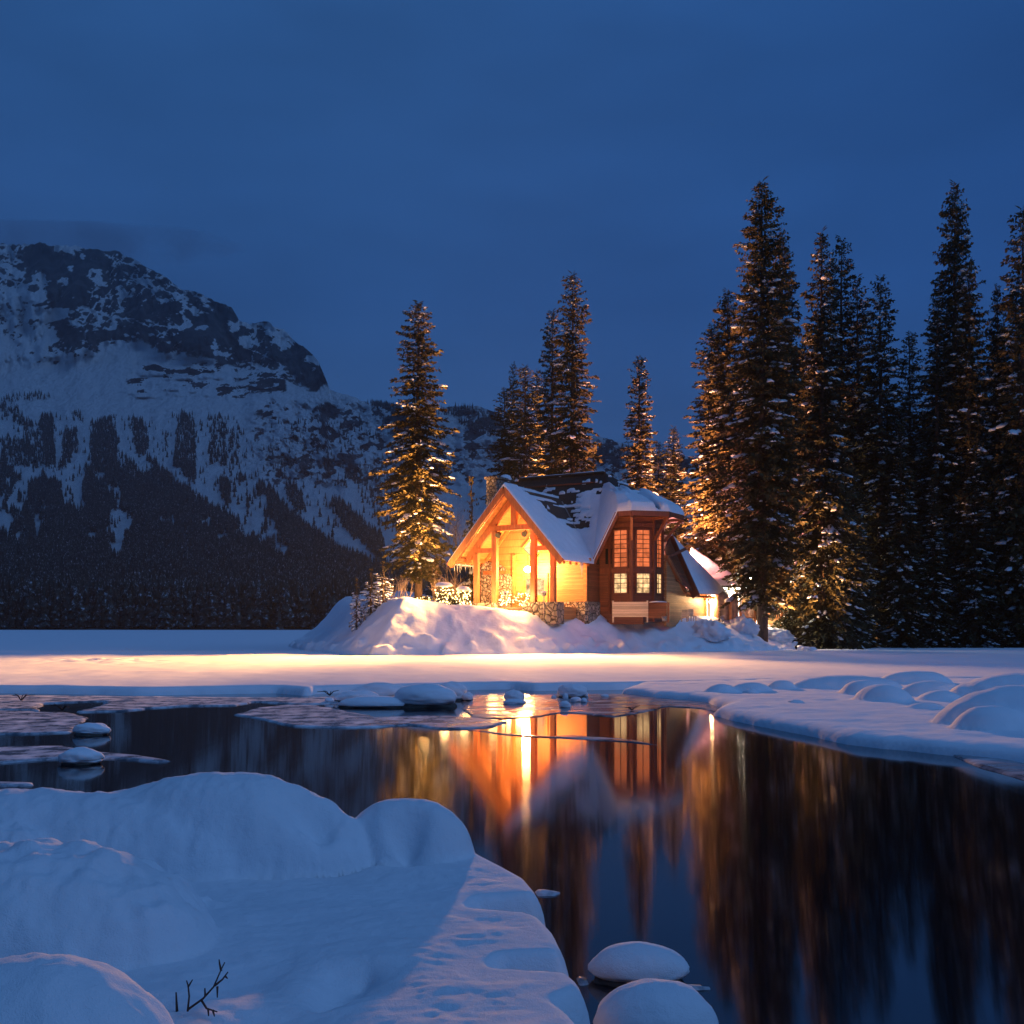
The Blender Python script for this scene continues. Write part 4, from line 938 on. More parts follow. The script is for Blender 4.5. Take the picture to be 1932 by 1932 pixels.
for (px, pt_, Y, hw) in [(1500, 830, 99, 34), (1610, 880, 100, 40), (1700, 800, 101, 42), (1760, 900, 101, 36), (1840, 820, 101, 44), (1905, 880, 102, 42), (1960, 800, 101, 44), (2030, 500, 104, 55), (2100, 600, 104, 50)]:
    place_tree('skirt', px, pt_, Y + 3, hw, 'lower dark spruce with hanging snowy boughs along the forest edge', 'understory spruces along the forest edge')
# small spruces and saplings
place_tree('sapling', 889, 903, 94, 22, 'young snow laden spruce between the bare tree and the chimney', 'young spruces left of the lodge', zbase=4.2)
place_tree('sapling', 673, 1092, 83, 11, 'smallest snowy sapling at the left tip of the headland', 'young spruces left of the lodge')
place_tree('sapling', 700, 1074, 83.5, 17, 'middle snowy sapling on the crest of the headland', 'young spruces left of the lodge')
place_tree('sapling', 723, 1060, 84, 17, 'tallest snowy sapling left of the airy spruce', 'young spruces left of the lodge')
place_tree('sapling', 1358, 1153, 91, 11, 'tiny spruce tip poking out of the snow bank', 'young spruces left of the lodge', zbase=HC - (1182 - HZ) * 91 / F)
place_tree('skirt', 1566, 1130, 100.5, 34, 'low snow covered spruce boughs at the forest edge', 'understory spruces along the forest edge')

# bare deciduous trees and shrubs
def branching(mb, rnd, p, d, l, r, depth, spread=.55, up=.15):
    n_ = 3; pts, rad = [p], [r]; q = p.copy(); dd = d.copy()
    for k in range(n_):
        dd = (dd + Vector((rnd.uniform(-1, 1), rnd.uniform(-1, 1), rnd.uniform(-.6, .9))) * .14 + Vector((0, 0, up * .25))).normalized()
        q = q + dd * (l / n_); pts.append(q.copy()); rad.append(r * (1 - .32 * (k + 1) / n_))
    mb.tube(pts, rad, 5 if depth > 1 else 4, cap=False)
    if depth <= 0: return
    for k in range(3 if depth > 1 else 3):
        i = rnd.randint(1, n_); nd = (dd + Vector((rnd.uniform(-1, 1), rnd.uniform(-1, 1), rnd.uniform(-.4, .8))) * spread * 1.3).normalized()
        branching(mb, rnd, pts[i], nd, l * rnd.uniform(.55, .8), rad[i] * .62, depth - 1, spread, up)
def bare_tree(px, py_base, Y, h, label, seed, mat='palebark', depth=4, r=.11, zb=None, name='bare_tree', cat='bare tree', group=None, lean=(0, 0)):
    x = (px - CX) * Y / F; z = ground_z(x, Y) if zb is None else zb
    root = empty(name, (x, Y, z)); tag(root, label, cat, group); rnd = random.Random(seed)
    t_ = MB((0, 0, 0)); top = Vector((lean[0], lean[1], h * .5)); t_.tube([Vector((0, 0, -.3)), top * .5, top], [r, r * .85, r * .7], 8); t_.build('trunk', M[mat], root, smooth=True)
    b_ = MB()
    for k in range(7):
        f_ = .35 + .65 * k / 6; branching(b_, rnd, top * f_, Vector((rnd.uniform(-1, 1), rnd.uniform(-1, 1), rnd.uniform(.5, 1.3))).normalized(), h * .34 * (1.15 - .4 * f_), r * .5, depth - 1)
    branching(b_, rnd, top, Vector((0, 0, 1)), h * .32, r * .65, depth - 1)
    b_.build('branches', M[mat], root, smooth=True); return root
def shrub(px, Y, h, n, label, seed, mat='palebark', group=None, zb=None):
    x = (px - CX) * Y / F; z = ground_z(x, Y) if zb is None else zb
    b_ = MB((x, Y, z)); rnd = random.Random(seed)
    for k in range(n):
        branching(b_, rnd, Vector((x + rnd.uniform(-.5, .5), Y + rnd.uniform(-.5, .5), z - .1)), Vector((rnd.uniform(-.7, .7), rnd.uniform(-.5, .5), 1)).normalized(), h * rnd.uniform(.35, .5), .035, 3, .6)
    o = b_.build('bare_shrub', M[mat], smooth=True); o.location = (x, Y, z); return tag(o, label, 'shrub', group)
bare_tree(858, 1125, 93.5, 9.0, 'pale bare branched tree between the airy spruce and the lodge gable', 31, zb=4.4, r=.08, depth=5)
bare_tree(822, 1125, 92, 5.0, 'leaning bare trunk close beside the airy spruce', 33, zb=4.6, r=.17, depth=3, lean=(-.5, 0))
GS = 'bare shrubs on the headland crest'
shrub(745, 87, 2.2, 7, 'low bare shrub right of the snowy saplings', 41, group=GS)
shrub(768, 88, 2.0, 6, 'low bare shrub at the foot of the airy spruce', 42, group=GS)
shrub(846, 87, 2.8, 9, 'tangled bare shrub below the left eave of the lodge', 43, group=GS)
shrub(872, 89, 2.6, 8, 'bare shrub tucked beside the left porch post', 44, group=GS, zb=4.3)
shrub(686, 83, 1.4, 5, 'tiny bare shrub between the two left saplings', 45, group=GS)
GP = 'frosted saplings behind the rear roofs'
for k, (px, Y, h, s_) in enumerate([(1330, 116, 9, 51), (1352, 114, 8, 52), (1378, 113, 8.5, 53), (1395, 115, 7, 54)]):
    bare_tree(px, 0, Y, h, ['frosted bare sapling closest to the bay roof', 'frosted bare sapling second from the bay roof', 'frosted bare sapling left of the tallest spruce trunk', 'short frosted bare sapling behind the tallest spruce trunk'][k], s_, zb=3.2, r=.07, depth=4, group=GP)
# ------------------------------------------------------------------ snow caps, boulders, ice, small things
def dome_mesh(name, rx, ry, hu, hl, mat, parent=None, seed=0, nu=56, nv=30, amp=.10, zc=0.0, power=2.0, freq=1.1, fine=.022, flat=None, low=1.0):
    th = np.linspace(0, pi, nv + 1)[:, None]; ph = np.linspace(0, 2 * pi, nu, endpoint=False)[None]
    st, ct = np.sin(th), np.cos(th)
    sx = np.sign(np.cos(ph)) * np.abs(np.cos(ph)) ** (2 / power); sy = np.sign(np.sin(ph)) * np.abs(np.sin(ph)) ** (2 / power)
    rad = np.where(ct < 0, np.abs(st) ** low, st); X, Y_, Z = rad * sx, rad * sy, ct * np.ones_like(ph)
    s0 = max(rx, ry)
    k = 1 + amp * fbm(X * freq + seed * 7.7, Y_ * freq + seed * 3.1, Z * freq, seed=seed, octaves=3) + fine * fbm(X * 7, Y_ * 7, Z * 7 + seed, seed=seed + 5, octaves=3)
    v = np.stack([X * rx * k, Y_ * ry * k, np.where(Z > 0, Z * hu, Z * hl) * k + zc], -1)
    if flat is not None: v[..., 2] = np.maximum(v[..., 2], flat)
    v = v.reshape(-1, 3); i = np.arange(nv)[:, None]; j = np.arange(nu)[None]
    f = np.stack([i * nu + j, (i + 1) * nu + j, (i + 1) * nu + (j + 1) % nu, i * nu + (j + 1) % nu], -1).reshape(-1, 4)
    return mesh_np(name, v, f, mat, parent, smooth=True)
def snow_boulder(x0, x1, ytop, ybot, label, z0=0.0, rat=.8, rot=0.0, seed=1, group=None, rock=True, mat='snow', under=.32, amp=.20, name='snow_capped_boulder', cat='boulder', sink=0.0, power=2.0, hmul=1.0):
    cx, cy, rx, ry, h = dome_px(x0, x1, ytop, ybot, z0, rat); h *= hmul
    if rock:
        root = empty(name, (cx, cy, z0), rot); tag(root, label, cat, group)
        dome_mesh('snow_cap', rx, ry, h * (1 - under), h * under, M[mat], root, seed, amp=amp, zc=h * under + .01, power=power, low=.4, freq=1.5)
        dome_mesh('rock', rx * .93, ry * .93, h * .36, h * .6 + .25, M['rock'], root, seed + 50, amp=.3, zc=0.0, fine=.06)
        return root
    o = dome_mesh(name, rx, ry, h, max(h * .5, .15), M[mat], None, seed, amp=amp, zc=0.0, power=power)
    o.location = (cx, cy, z0 - sink); o.rotation_euler = (0, 0, rot); return tag(o, label, cat, group)
GWB = 'snow capped boulders standing in the water'
snow_boulder(140, 207, 1365, 1388, 'upper of the two round snow caps in the dark water on the left', rat=.75, seed=2, group=GWB)
snow_boulder(110, 193, 1411, 1444, 'lower and larger of the two round snow caps in the dark water on the left', rat=.75, seed=3, group=GWB)
snow_boulder(742, 862, 1291, 1336, 'bulging main snow cap at the right end of the long cluster by the ice lip', rat=.7, seed=4, group=GWB, amp=.12, under=.4)
snow_boulder(637, 778, 1314, 1336, 'low tail of snow stretching left from the bulging cap', rat=.34, seed=5, group=GWB, amp=.08, under=.2)
snow_boulder(630, 716, 1303, 1325, 'small pillow of snow behind the low tail', rat=.5, seed=6, group=GWB, under=.2)
snow_boulder(656, 775, 1289, 1318, 'long slanted snow pillow behind the bulging cap', rat=.4, seed=7, group=GWB, rot=.12, under=.2)
snow_boulder(812, 882, 1287, 1322, 'round snow cap behind the right shoulder of the bulging cap', rat=.7, seed=8, group=GWB)
snow_boulder(871, 893, 1307, 1322, 'little snow ball right of the cluster', rat=.8, seed=9, group=GWB)
snow_boulder(612, 630, 1316, 1326, 'tiny snow ball at the left end of the cluster', rat=.8, seed=10, group=GWB)
snow_boulder(951, 989, 1302, 1326, 'mushroom of snow on a pale flat foot in the ice', rat=.8, seed=11, group=GWB, under=.45)
snow_boulder(948, 992, 1319, 1330, 'flat foot of snow under the mushroom', rat=.6, seed=12, group=GWB)
snow_boulder(1053, 1107, 1290, 1318, 'snow cap with a ring of icy pebbles round its foot', rat=.7, seed=13, group=GWB, under=.4)
snow_boulder(1055, 1077, 1323, 1337, 'small snow ball in front of the cap with icy pebbles', rat=.8, seed=14, group=GWB)
gp = 'icy pebbles below a snow cap'
for k, (a_, b2, c_, d_) in enumerate([(1047, 1061, 1308, 1316), (1062, 1072, 1309, 1320), (1075, 1098, 1315, 1326), (1098, 1110, 1305, 1316), (1096, 1108, 1317, 1327), (1133, 1150, 1310, 1316), (1040, 1050, 1312, 1318)]):
    snow_boulder(a_, b2, c_, d_, 'icy pebble at the foot of the ringed snow cap', rat=.8, seed=60 + k, group=gp, name='icy_pebble', cat='pebble')
snow_boulder(1112, 1298, 1782, 1862, 'large oval snow cap alone in the water by the near bank', rat=.62, seed=15, group=GWB, amp=.06, under=.25, mat='snow_fore')
snow_boulder(1118, 1352, 1856, 1990, 'rounded snow cap at the bottom edge beside the near bank', z0=.0, rat=.75, seed=16, group=GWB, amp=.07, under=.25, mat='snow_fore')
GRB = 'snow mounds on the right shelf'
ZS = .25
def shelf(x0, x1, yt, yb, label, seed, rat=.6, **kw): return snow_boulder(x0, x1, yt, yb, label, z0=ZS, rat=rat, seed=seed, group=GRB, rock=False, name='snow_mound', cat='snow mound', sink=.03, **kw)
shelf(1486, 1518, 1318, 1328, 'isolated little bump in the middle of the flat shelf', 33, rat=.8)
snow_boulder(1402, 1432, 1300, 1315, 'dark sided stone with snow hat in a puddle on the shelf', z0=.12, rat=.8, seed=34, group=GRB, under=.45)
# thin ice and floes
def floe(name, pts, label, mat='ice', th=.035, cat='ice floe', group=None, z=.0, jag=.10, seed=0, kind=None):
    p = np.array([(lambda g: (g.x, g.y))(G(a_, b2, th)) for a_, b2 in pts]); q = []
    for i in range(len(p)):
        a_, b2 = p[i], p[(i + 1) % len(p)]; L_ = np.hypot(*(b2 - a_)); n_ = max(1, int(L_ / .18))
        for k in range(n_): q.append(a_ + (b2 - a_) * k / n_)
    q = np.array(q); n1 = fbm(q[:, 0] * 1.7, q[:, 1] * 1.7, seed=seed, octaves=4, gain=.6); n2 = fbm(q[:, 0] * 1.7, q[:, 1] * 1.7, 9, seed=seed + 9, octaves=4, gain=.6)
    q = q + np.stack([n1, n2], 1) * jag * np.array([1.0, 1.0])
    x0, y0 = q.min(0) - .1; x1, y1 = q.max(0) + .1; st = max(.05, min(.14, (x1 - x0) / 160))
    def zf(X, Y):
        d = sdist(X, Y, q); t = np.clip(d / .10, 0, 1)
        return np.where(d < 0, np.maximum(d * 3, -.3), z + .004 + th * t ** .5 + .012 * np.maximum(0, fbm(X * 1.4, Y * 2.2, seed=seed + 3, octaves=4)) * sstep(0, .4, d))
    o = bank(name, x0, x1, y0, y1, st, zf, M[mat], zcut=-.1)
    if kind: return tag(o, label, None, group, kind)
    return tag(o, label, cat, group)
GI = 'sheets of thin ice at the edge of the open water'
floe('ice_sheet', [(-300, 1308), (0, 1311), (577, 1316), (640, 1313), (640, 1326), (560, 1328), (480, 1323), (445, 1330), (350, 1331), (280, 1336), (225, 1341), (140, 1343), (196, 1327), (190, 1322), (90, 1326), (68, 1333), (74, 1340), (0, 1338), (-300, 1345)], 'wide thin ice sheet with a dark pool, under the snow lip on the left', group=GI, cat='ice sheet', seed=1, jag=.18)
floe('ice_sheet', [(-300, 1338), (0, 1340), (120, 1343), (170, 1352), (150, 1370), (138, 1380), (60, 1383), (-300, 1390)], 'grey ice sheet at the left edge above the round snow caps', group=GI, cat='ice sheet', seed=2, jag=.14)
floe('ice_sheet', [(445, 1347), (482, 1335), (545, 1329), (600, 1331), (640, 1338), (690, 1347), (720, 1353), (775, 1349), (850, 1350), (905, 1354), (962, 1361), (930, 1369), (880, 1374), (835, 1374), (770, 1366), (700, 1371), (600, 1371), (545, 1368), (500, 1357)], 'jagged ice tongue below the cluster of snow caps', group=GI, cat='ice sheet', seed=3, jag=.14)
floe('ice_sheet', [(900, 1312), (1150, 1309), (1335, 1313), (1380, 1330), (1352, 1343), (1320, 1336), (1262, 1332), (1205, 1345), (1160, 1352), (1100, 1346), (1060, 1344), (1020, 1351), (945, 1356), (890, 1353), (870, 1335)], 'smooth dark glazed ice in front of the lodge reflection', mat='glaze', group=GI, cat='ice sheet', seed=4, jag=.10, th=.02)
floe('ice_floe', [(880, 1376), (935, 1381), (1000, 1386), (1040, 1389), (1075, 1386), (1130, 1390), (1200, 1395), (1242, 1404), (1190, 1401), (1100, 1394), (1000, 1390), (940, 1384)], 'long narrow strip of ice across the bright lodge reflection', mat='glaze', th=.015, group=GI, cat='ice floe', seed=5, jag=.14)
floe('ice_floe', [(-200, 1406), (0, 1409), (60, 1406), (120, 1406), (195, 1418), (260, 1423), (322, 1433), (300, 1436), (200, 1429), (100, 1430), (0, 1438), (-200, 1440)], 'pointed glittering ice strip behind the larger round snow cap', group=GI, cat='ice floe', seed=6, jag=.06)
floe('ice_floe', [(-200, 1472), (0, 1473), (64, 1474), (66, 1478), (40, 1481), (0, 1481), (-200, 1484)], 'short ice strip at the left edge above the near bank', group=GI, cat='ice floe', seed=7, jag=.03)
floe('ice_floe', [(1005, 1674), (1030, 1674), (1060, 1679), (1048, 1684), (1010, 1684)], 'small sliver of ice sticking out from the near bank', group=GI, cat='ice floe', seed=8, jag=.01)
floe('ice_floe', [(1350, 1338), (1400, 1336), (1392, 1346), (1360, 1349)], 'patch of wet ice at the tip of the right shelf', mat='glaze', group=GI, cat='ice floe', seed=9, jag=.04)
floe('ice_floe', [(1280, 1850), (1330, 1852), (1348, 1858), (1290, 1862)], 'ice spike right of the large oval snow cap', group=GI, cat='ice floe', seed=10, jag=.01)
floe('ice_floe', [(1790, 1420), (1860, 1424), (1932, 1438), (2100, 1475), (2100, 1500), (1932, 1468), (1850, 1445)], 'thin clear ice shelf below the snow edge at the right', mat='glaze', group=GI, cat='ice floe', seed=11, jag=.03)
floe('ice_floe', [(1078, 1832), (1108, 1838), (1116, 1850), (1090, 1852)], 'grainy ice bridge between the near bank and the oval snow cap', group=GI, cat='ice floe', seed=12, jag=.01)

# twig in the near snow, reeds on the ice
def twig(base, segs, label, r=.007, group=None):
    base = Vector(base); b_ = MB(base)
    for pts in segs:
        b_.tube([base + Vector(p) for p in pts], [r * (1 - .5 * k / max(1, len(pts) - 1)) for k in range(len(pts))], 6)
    o = b_.build('twig', M['twig'], smooth=True); o.location = base; return tag(o, label, 'twig', group)
tb = G(354, 1902, .5); kx = tb.y / F
def tp(px, py, dy=0): return ((px - 354) * kx, dy, -(py - 1902) * kx)
twig(tb, [[tp(354, 1908), tp(357, 1880), tp(355, 1860), tp(352, 1850)], [tp(354, 1905), tp(380, 1888, .03), tp(398, 1868, .05), tp(410, 1838, .07), tp(416, 1825, .08)], [tp(400, 1866, .05), tp(418, 1850, .02), tp(430, 1834, 0)],
          [tp(376, 1890, .03), tp(392, 1900, -.02), tp(402, 1898, -.05), tp(418, 1898, -.08)], [tp(405, 1868, .05), tp(410, 1882, 0)], [tp(410, 1840, .07), tp(404, 1830, .1), tp(403, 1822, .1)], [tp(425, 1842, 0), tp(432, 1842, -.03)], [tp(355, 1862), tp(360, 1852, .03)], [tp(408, 1898, -.06), tp(414, 1905, -.09)], [tp(384, 1884, .03), tp(380, 1872, .06)], [tp(396, 1900, -.03), tp(399, 1910, -.05)]], 'forked dark twig sticking up from the near snow', .0062)
tb2 = G(334, 1890, .5); twig(tb2, [[(0, 0, -.05), (-.005, 0, .05)]], 'tiny dark stub of a twig left of the forked one', .008)
GT = 'dry twigs frozen in the far ice'
for k, (px, py, s_) in enumerate([(40, 1322, 1.0), (118, 1340, .7), (640, 1302, 1.2), (622, 1312, .8), (1192, 1340, .5), (680, 1294, .8)]):
    b0 = G(px, py, .03); rnd = random.Random(k); sg = []
    for j in range(5):
        a_ = rnd.uniform(-1, 1); sg.append([(0, 0, 0), (a_ * .25 * s_, 0, .18 * s_), (a_ * .6 * s_, rnd.uniform(-.2, .2), .3 * s_ * rnd.uniform(.3, 1))])
    twig(b0, sg, ['dry twigs beside the dark pool on the left', 'twig stub at the right end of the dark pool', 'arched twigs left of the snow cap cluster', 'short twigs at the far left of the snow cap cluster', 'thin stalk in the glazed ice before the reflection', 'slanted twig on the snow lip above the cluster'][k], .02, GT)

# ------------------------------------------------------------------ porch lights, torches, boards, rear yard
def bulbs(parent, pts, r, mat='bulb', off=(0, 0, 0)):
    b_ = MB(off)
    for p in pts: b_.ball(p, r, 6, 4)
    return b_.build('light_string', M[mat], parent, smooth=True)
def lit_shrub(px, Y, zb, w, h, label, seed, cap=True, nb=70, power=700, group='shrubs wrapped in string lights'):
    x = (px - CX) * Y / F; root = empty('lit_shrub', (x, Y, zb)); tag(root, label, 'lit shrub', group); rnd = random.Random(seed)
    q = []
    for k in range(420):
        c = np.array([rnd.gauss(0, w * .28), rnd.gauss(0, w * .22), rnd.uniform(.05, h * .8)]); d = np.array([rnd.uniform(-1, 1), rnd.uniform(-1, 1), rnd.uniform(-.3, 1)]); d /= np.linalg.norm(d); n_ = np.cross(d, [rnd.random(), rnd.random(), rnd.random()]); n_ /= np.linalg.norm(n_) + 1e-9
        l = .3; q.append([c, c + d * l * .5 + n_ * .05, c + d * l, c + d * l * .5 - n_ * .05])
    q = np.array(q); mesh_np('foliage', q.reshape(-1, 3), np.arange(len(q) * 4).reshape(-1, 4), M['needles'], root)
    bulbs(root, [(rnd.uniform(-1, 1) * w * .55, rnd.uniform(-1, .6) * w * .4, rnd.uniform(.08, h * .85)) for _ in range(nb)], .05)
    if cap: dome_mesh('snow_cap', w * .48, w * .4, .32, .12, M['snow_far'], root, seed, 24, 14, zc=h * .9)
    lamp('string_glow', 'POINT', (0, .5, h * .9), power, (1.0, .52, .17), root, .5)
    return root
zc_ = ground_z((838 - CX) * 82.5 / F, 82.5)
lit_shrub(838, 83.5, zc_ - .1, 1.5, 1.75, 'left snow capped shrub wrapped in blazing string lights', 1)
lit_shrub(874, 83.8, zc_ - .2, 1.2, 1.5, 'right snow capped shrub wrapped in blazing string lights', 2)
lit_shrub(856, 83.0, zc_ - .2, 1.6, .7, 'low lit shrub between the two snow capped ones', 3, cap=False, nb=60, power=300)
tl = lit_shrub(800, 85.5, ground_z((800 - CX) * 85.5 / F, 85.5) - .1, 1.0, .55, 'small lit shrub half sunk in snow below the airy spruce', 4, cap=False, nb=30, power=1600)
added_uplight(tl, (0, -.6, .9), (-.2, 5.5, 14.5), 78000, (1.0, .47, .16), 60, .9)  # added beam up the airy spruce, not from the shrub bulbs
added_uplight(tl, (-.6, -.3, .9), (-5, -1.6, 1.4), 9000, (1.0, .50, .2), 70, .8)  # added beam brightening the snowy saplings
ur = bpy.data.objects['lit_shrub']; added_uplight(ur, (.4, .2, 2.0), (-2.4, 8, 12), 2500, (1.0, .50, .18), 84, .7)  # one more added beam into the trees behind
# hedge of lights between the porch posts
hr = empty('lit_hedge', ltow(0, .35, 4.1), radians(-30)); tag(hr, 'low hedge wrapped in string lights between the porch posts', 'lit hedge'); rnd = random.Random(9)
q = []
for k in range(700):
    c = np.array([rnd.uniform(-1.75, 1.75), rnd.gauss(0, .14), rnd.uniform(.02, 1.0)]); d = np.array([rnd.uniform(-1, 1), rnd.uniform(-1, 1), rnd.uniform(-.3, 1)]); d /= np.linalg.norm(d); n_ = np.cross(d, [rnd.random(), rnd.random(), rnd.random()]); n_ /= np.linalg.norm(n_) + 1e-9
    q.append([c, c + d * .12 + n_ * .04, c + d * .24, c + d * .12 - n_ * .04])
q = np.array(q); mesh_np('foliage', q.reshape(-1, 3), np.arange(len(q) * 4).reshape(-1, 4), M['needles'], hr)
bulbs(hr, [(rnd.uniform(-1.8, 1.7), rnd.uniform(-.3, .15), rnd.uniform(.05, 1.15)) for _ in range(120)], .05)
for u_ in (-1, 0, 1): lamp('string_glow', 'POINT', (u_ * 1.3, -1.6, .7), 420, (1.0, .52, .18), hr, .4)
def torch(px, py_top, py_bot, Y, label):
    x = (px - CX) * Y / F; zt, zb = HC - (py_top - HZ) * Y / F, HC - (py_bot - HZ) * Y / F
    root = empty('patio_torch', (x, Y, zb)); tag(root, label, 'patio torch', 'patio torches before the porch'); h = zt - zb
    MB().tube([(0, 0, -.4), (0, 0, h * .82)], .045, 8).build('pole', M['pale'], root, smooth=True)
    MB().tube([(0, 0, h * .80), (0, 0, h * .84), (0, 0, h * .97), (0, 0, h)], [.08, .19, .22, .25], 12).build('bowl', M['cup'], root, smooth=True)
    MB().beam((-.35, 0, .32), (.35, 0, .32), .06, .06).build('crossbar', M['pale'], root)
    MB().ball((0, 0, h), (.27, .27, .09), 12, 6, .1, 4).build('snow_cap', M['snow_far'], root, smooth=True)
torch(954, 1117, 1151, 83.4, 'patio torch in front of the string light hedge')
torch(1026, 1117, 1158, 82.6, 'patio torch in front of the right stone plinth')
# wooden windbreak and planter before the bay
c0 = P(1189, 1148, 81.5); ux = Vector((cos(radians(-12)), sin(radians(-12)), 0)); uy = Vector((-ux.y, ux.x, 0)); up = Vector((0, 0, 1))
root = empty('board_windbreak', (c0.x, c0.y, c0.z - .8), radians(-12)); tag(root, 'pale board panel between two posts below the bay windows', 'wooden panel')
bp = MB()
for k in range(6): bp.box((0, 0, .22 + k * .20), (2.6, .05, .192))
bp.build('board_panel', M['pale'], root)
for s_ in (-1, 1): MB().box((s_ * 1.36, 0, .55), (.12, .12, 1.75)).build('post', M['pale'], root)
c0 = P(1241, 1150, 82.5); root = empty('planter_box', (c0.x, c0.y, c0.z - .7), radians(-20)); tag(root, 'dark stained planter box right of the pale board panel', 'planter')
MB().box((0, 0, .6), (1.6, .8, 1.2)).build('box', M['brown_board'], root); MB().box((0, 0, 1.235), (1.75, .95, .06)).build('rim', M['brown'], root); MB().box((.93, -.3, .45), (.16, .16, 1.6)).build('post', M['brown'], root)
dome_mesh('snow_cap', .75, .35, .12, .05, M['snow_far'], root, 3, 20, 10, zc=1.27)
def chair(px, py, Y, rz, label):
    c = P(px, py, Y); root = empty('wooden_chair', c, rz); tag(root, label, 'chair', 'chairs half buried by the wing wall')
    MB().box((0, 0, .42), (.5, .5, .05)).build('seat', M['pale'], root)
    for i in (-1, 1):
        for j in (-1, 1): MB().box((i * .22, j * .22, .2), (.05, .05, .4)).build('leg', M['pale'], root)
    b_ = MB()
    for k in range(4): b_.box((-.18 + k * .12, .24, .72), (.09, .03, .54))
    b_.build('backrest', M['pale'], root)
chair(1291, 1173, 82.5, -.3, 'left wooden chair half buried in snow by the wing wall'); chair(1306, 1172, 83.5, .3, 'right wooden chair half buried in snow by the wing wall')
c0 = P(1253, 1172, 80.8); root = empty('metal_bucket', c0); tag(root, 'small bucket in the snow by the planter post', 'bucket')
MB().tube([(0, 0, 0), (0, 0, .38)], [.16, .22], 14).build('pail', M['cup'], root, smooth=True); MB().tube([(-.21, 0, .38), (-.12, 0, .55), (.12, 0, .55), (.21, 0, .38)], .012, 6).build('handle', M['iron'], root, smooth=True)

# snow pile heaped against the wing, snow heaps at the rear yard
def pile(px, py_bot, Y, rx, ry, h, label, seed):
    x = (px - CX) * Y / F; o = dome_mesh('snow_pile', rx, ry, h, .8, M['snow_far'], None, seed, 56, 30, amp=.5, freq=2.6, fine=.10, flat=-.6)
    o.location = (x, Y, ground_z(x, Y) - .1 if py_bot is None else HC - (py_bot - HZ) * Y / F); return tag(o, label, 'snow pile', 'shovelled snow piles')
pile(1340, None, 90, 1.7, 1.5, 1.3, 'shovelled snow pile against the corner of the wing', 5)
pile(1402, None, 94, 1.3, 1.2, 1.35, 'shovelled snow pile left of the tallest spruce trunk', 6)
pile(1452, None, 98, 2.2, 1.4, 1.0, 'low snow heap right of the tallest spruce trunk', 7)
for k, (px, py) in enumerate([(1478, 1212), (1490, 1217), (1500, 1221), (1511, 1224), (1522, 1225), (1532, 1226)]):
    g = G(px, py, .35); o = dome_mesh('snow_lump', .5, .45, .38, .3, M['snow_far'], None, 70 + k, 20, 12, amp=.25); o.location = (g.x, min(g.y, 101), .25); tag(o, 'rounded snow lump in the row ending the headland', 'snow lump', 'snow lumps at the right toe of the headland')

# pavilion and yard behind the wing
pv = empty('pavilion', (P(1372, 1150, 102).x, 102, 3.0)); tag(pv, 'small open pavilion with snowy hip roof and bright lamps behind the wing', 'pavilion')
x0_, x1_ = P(1300, 0, 104).x, P(1404, 0, 100).x; ya, yb_ = 99.5, 109; ez = 6.35; ap = Vector((P(1304, 0, 106).x, 106, 10.4))
cs = [(x0_, ya, ez), (x1_, ya, ez), (x1_ + .4, yb_, ez), (x0_, yb_, ez)]; po = (pv.location.x, 102, 3.0)
rf = MB(po); 
for i in range(4): rf.prism([cs[i], cs[(i + 1) % 4], tuple(ap)], (0, 0, -.15))
prf = rf.build('roof', M['shingle'], pv)
sn = MB(po); K = 24
for i in range(4):
    A, Bq = Vector(cs[i]), Vector(cs[(i + 1) % 4]); idx = {}; vs = []; fs = []
    for a_ in range(K + 1):
        for b2 in range(K + 1 - a_):
            w1, w2 = a_ / K, b2 / K; p = A * (1 - w1 - w2) + Bq * w1 + ap * w2; e = max(0, min(1, w2 * K / 2.5))
            idx[(a_, b2)] = len(vs); vs.append(p + Vector((0, 0, .02 + .24 * e ** .5 * (.8 + .5 * float(vnoise(p.x, p.y, p.z, 3))))))
    for a_ in range(K):
        for b2 in range(K - a_):
            fs.append([idx[(a_, b2)], idx[(a_ + 1, b2)], idx[(a_, b2 + 1)]])
            if b2 < K - a_ - 1: fs.append([idx[(a_ + 1, b2)], idx[(a_ + 1, b2 + 1)], idx[(a_, b2 + 1)]])
    sn.add(vs, fs)
sn.build('roof_snow', M['snow_far'], pv, smooth=True)
for (x, y) in [(x1_ - .4, ya + .5), (x1_ - .1, yb_ - .6), (P(1338, 0, 100).x, ya + .5), (x1_ - .3, 104)]:
    MB(po).bb((x - .14, y - .14, 2.4), (x + .14, y + .14, ez - .18)).build('post', M['white'], pv)
MB(po).bb((P(1330, 0, 107).x, 106.9, 2.4), (x1_ + .3, 107.1, ez - .2)).build('rear_wall', M['white'], pv)
for k in range(5):
    x = P(1352, 0, 100).x + k * .62; MB(po).bb((x, ya + .12, ez - .34), (x + .34, ya + .22, ez - .17)).build('lamp', M['strip'], pv)
lamp('pavilion_light', 'POINT', (P(1368, 0, 102).x - po[0], 0.2, ez - .8 - 3.0), 9000, (1.0, .86, .62), pv, .4)
lamp('pavilion_light', 'POINT', (P(1392, 0, 101).x - po[0], -1.9, 1.9), 3500, (1.0, .84, .6), pv, .3)
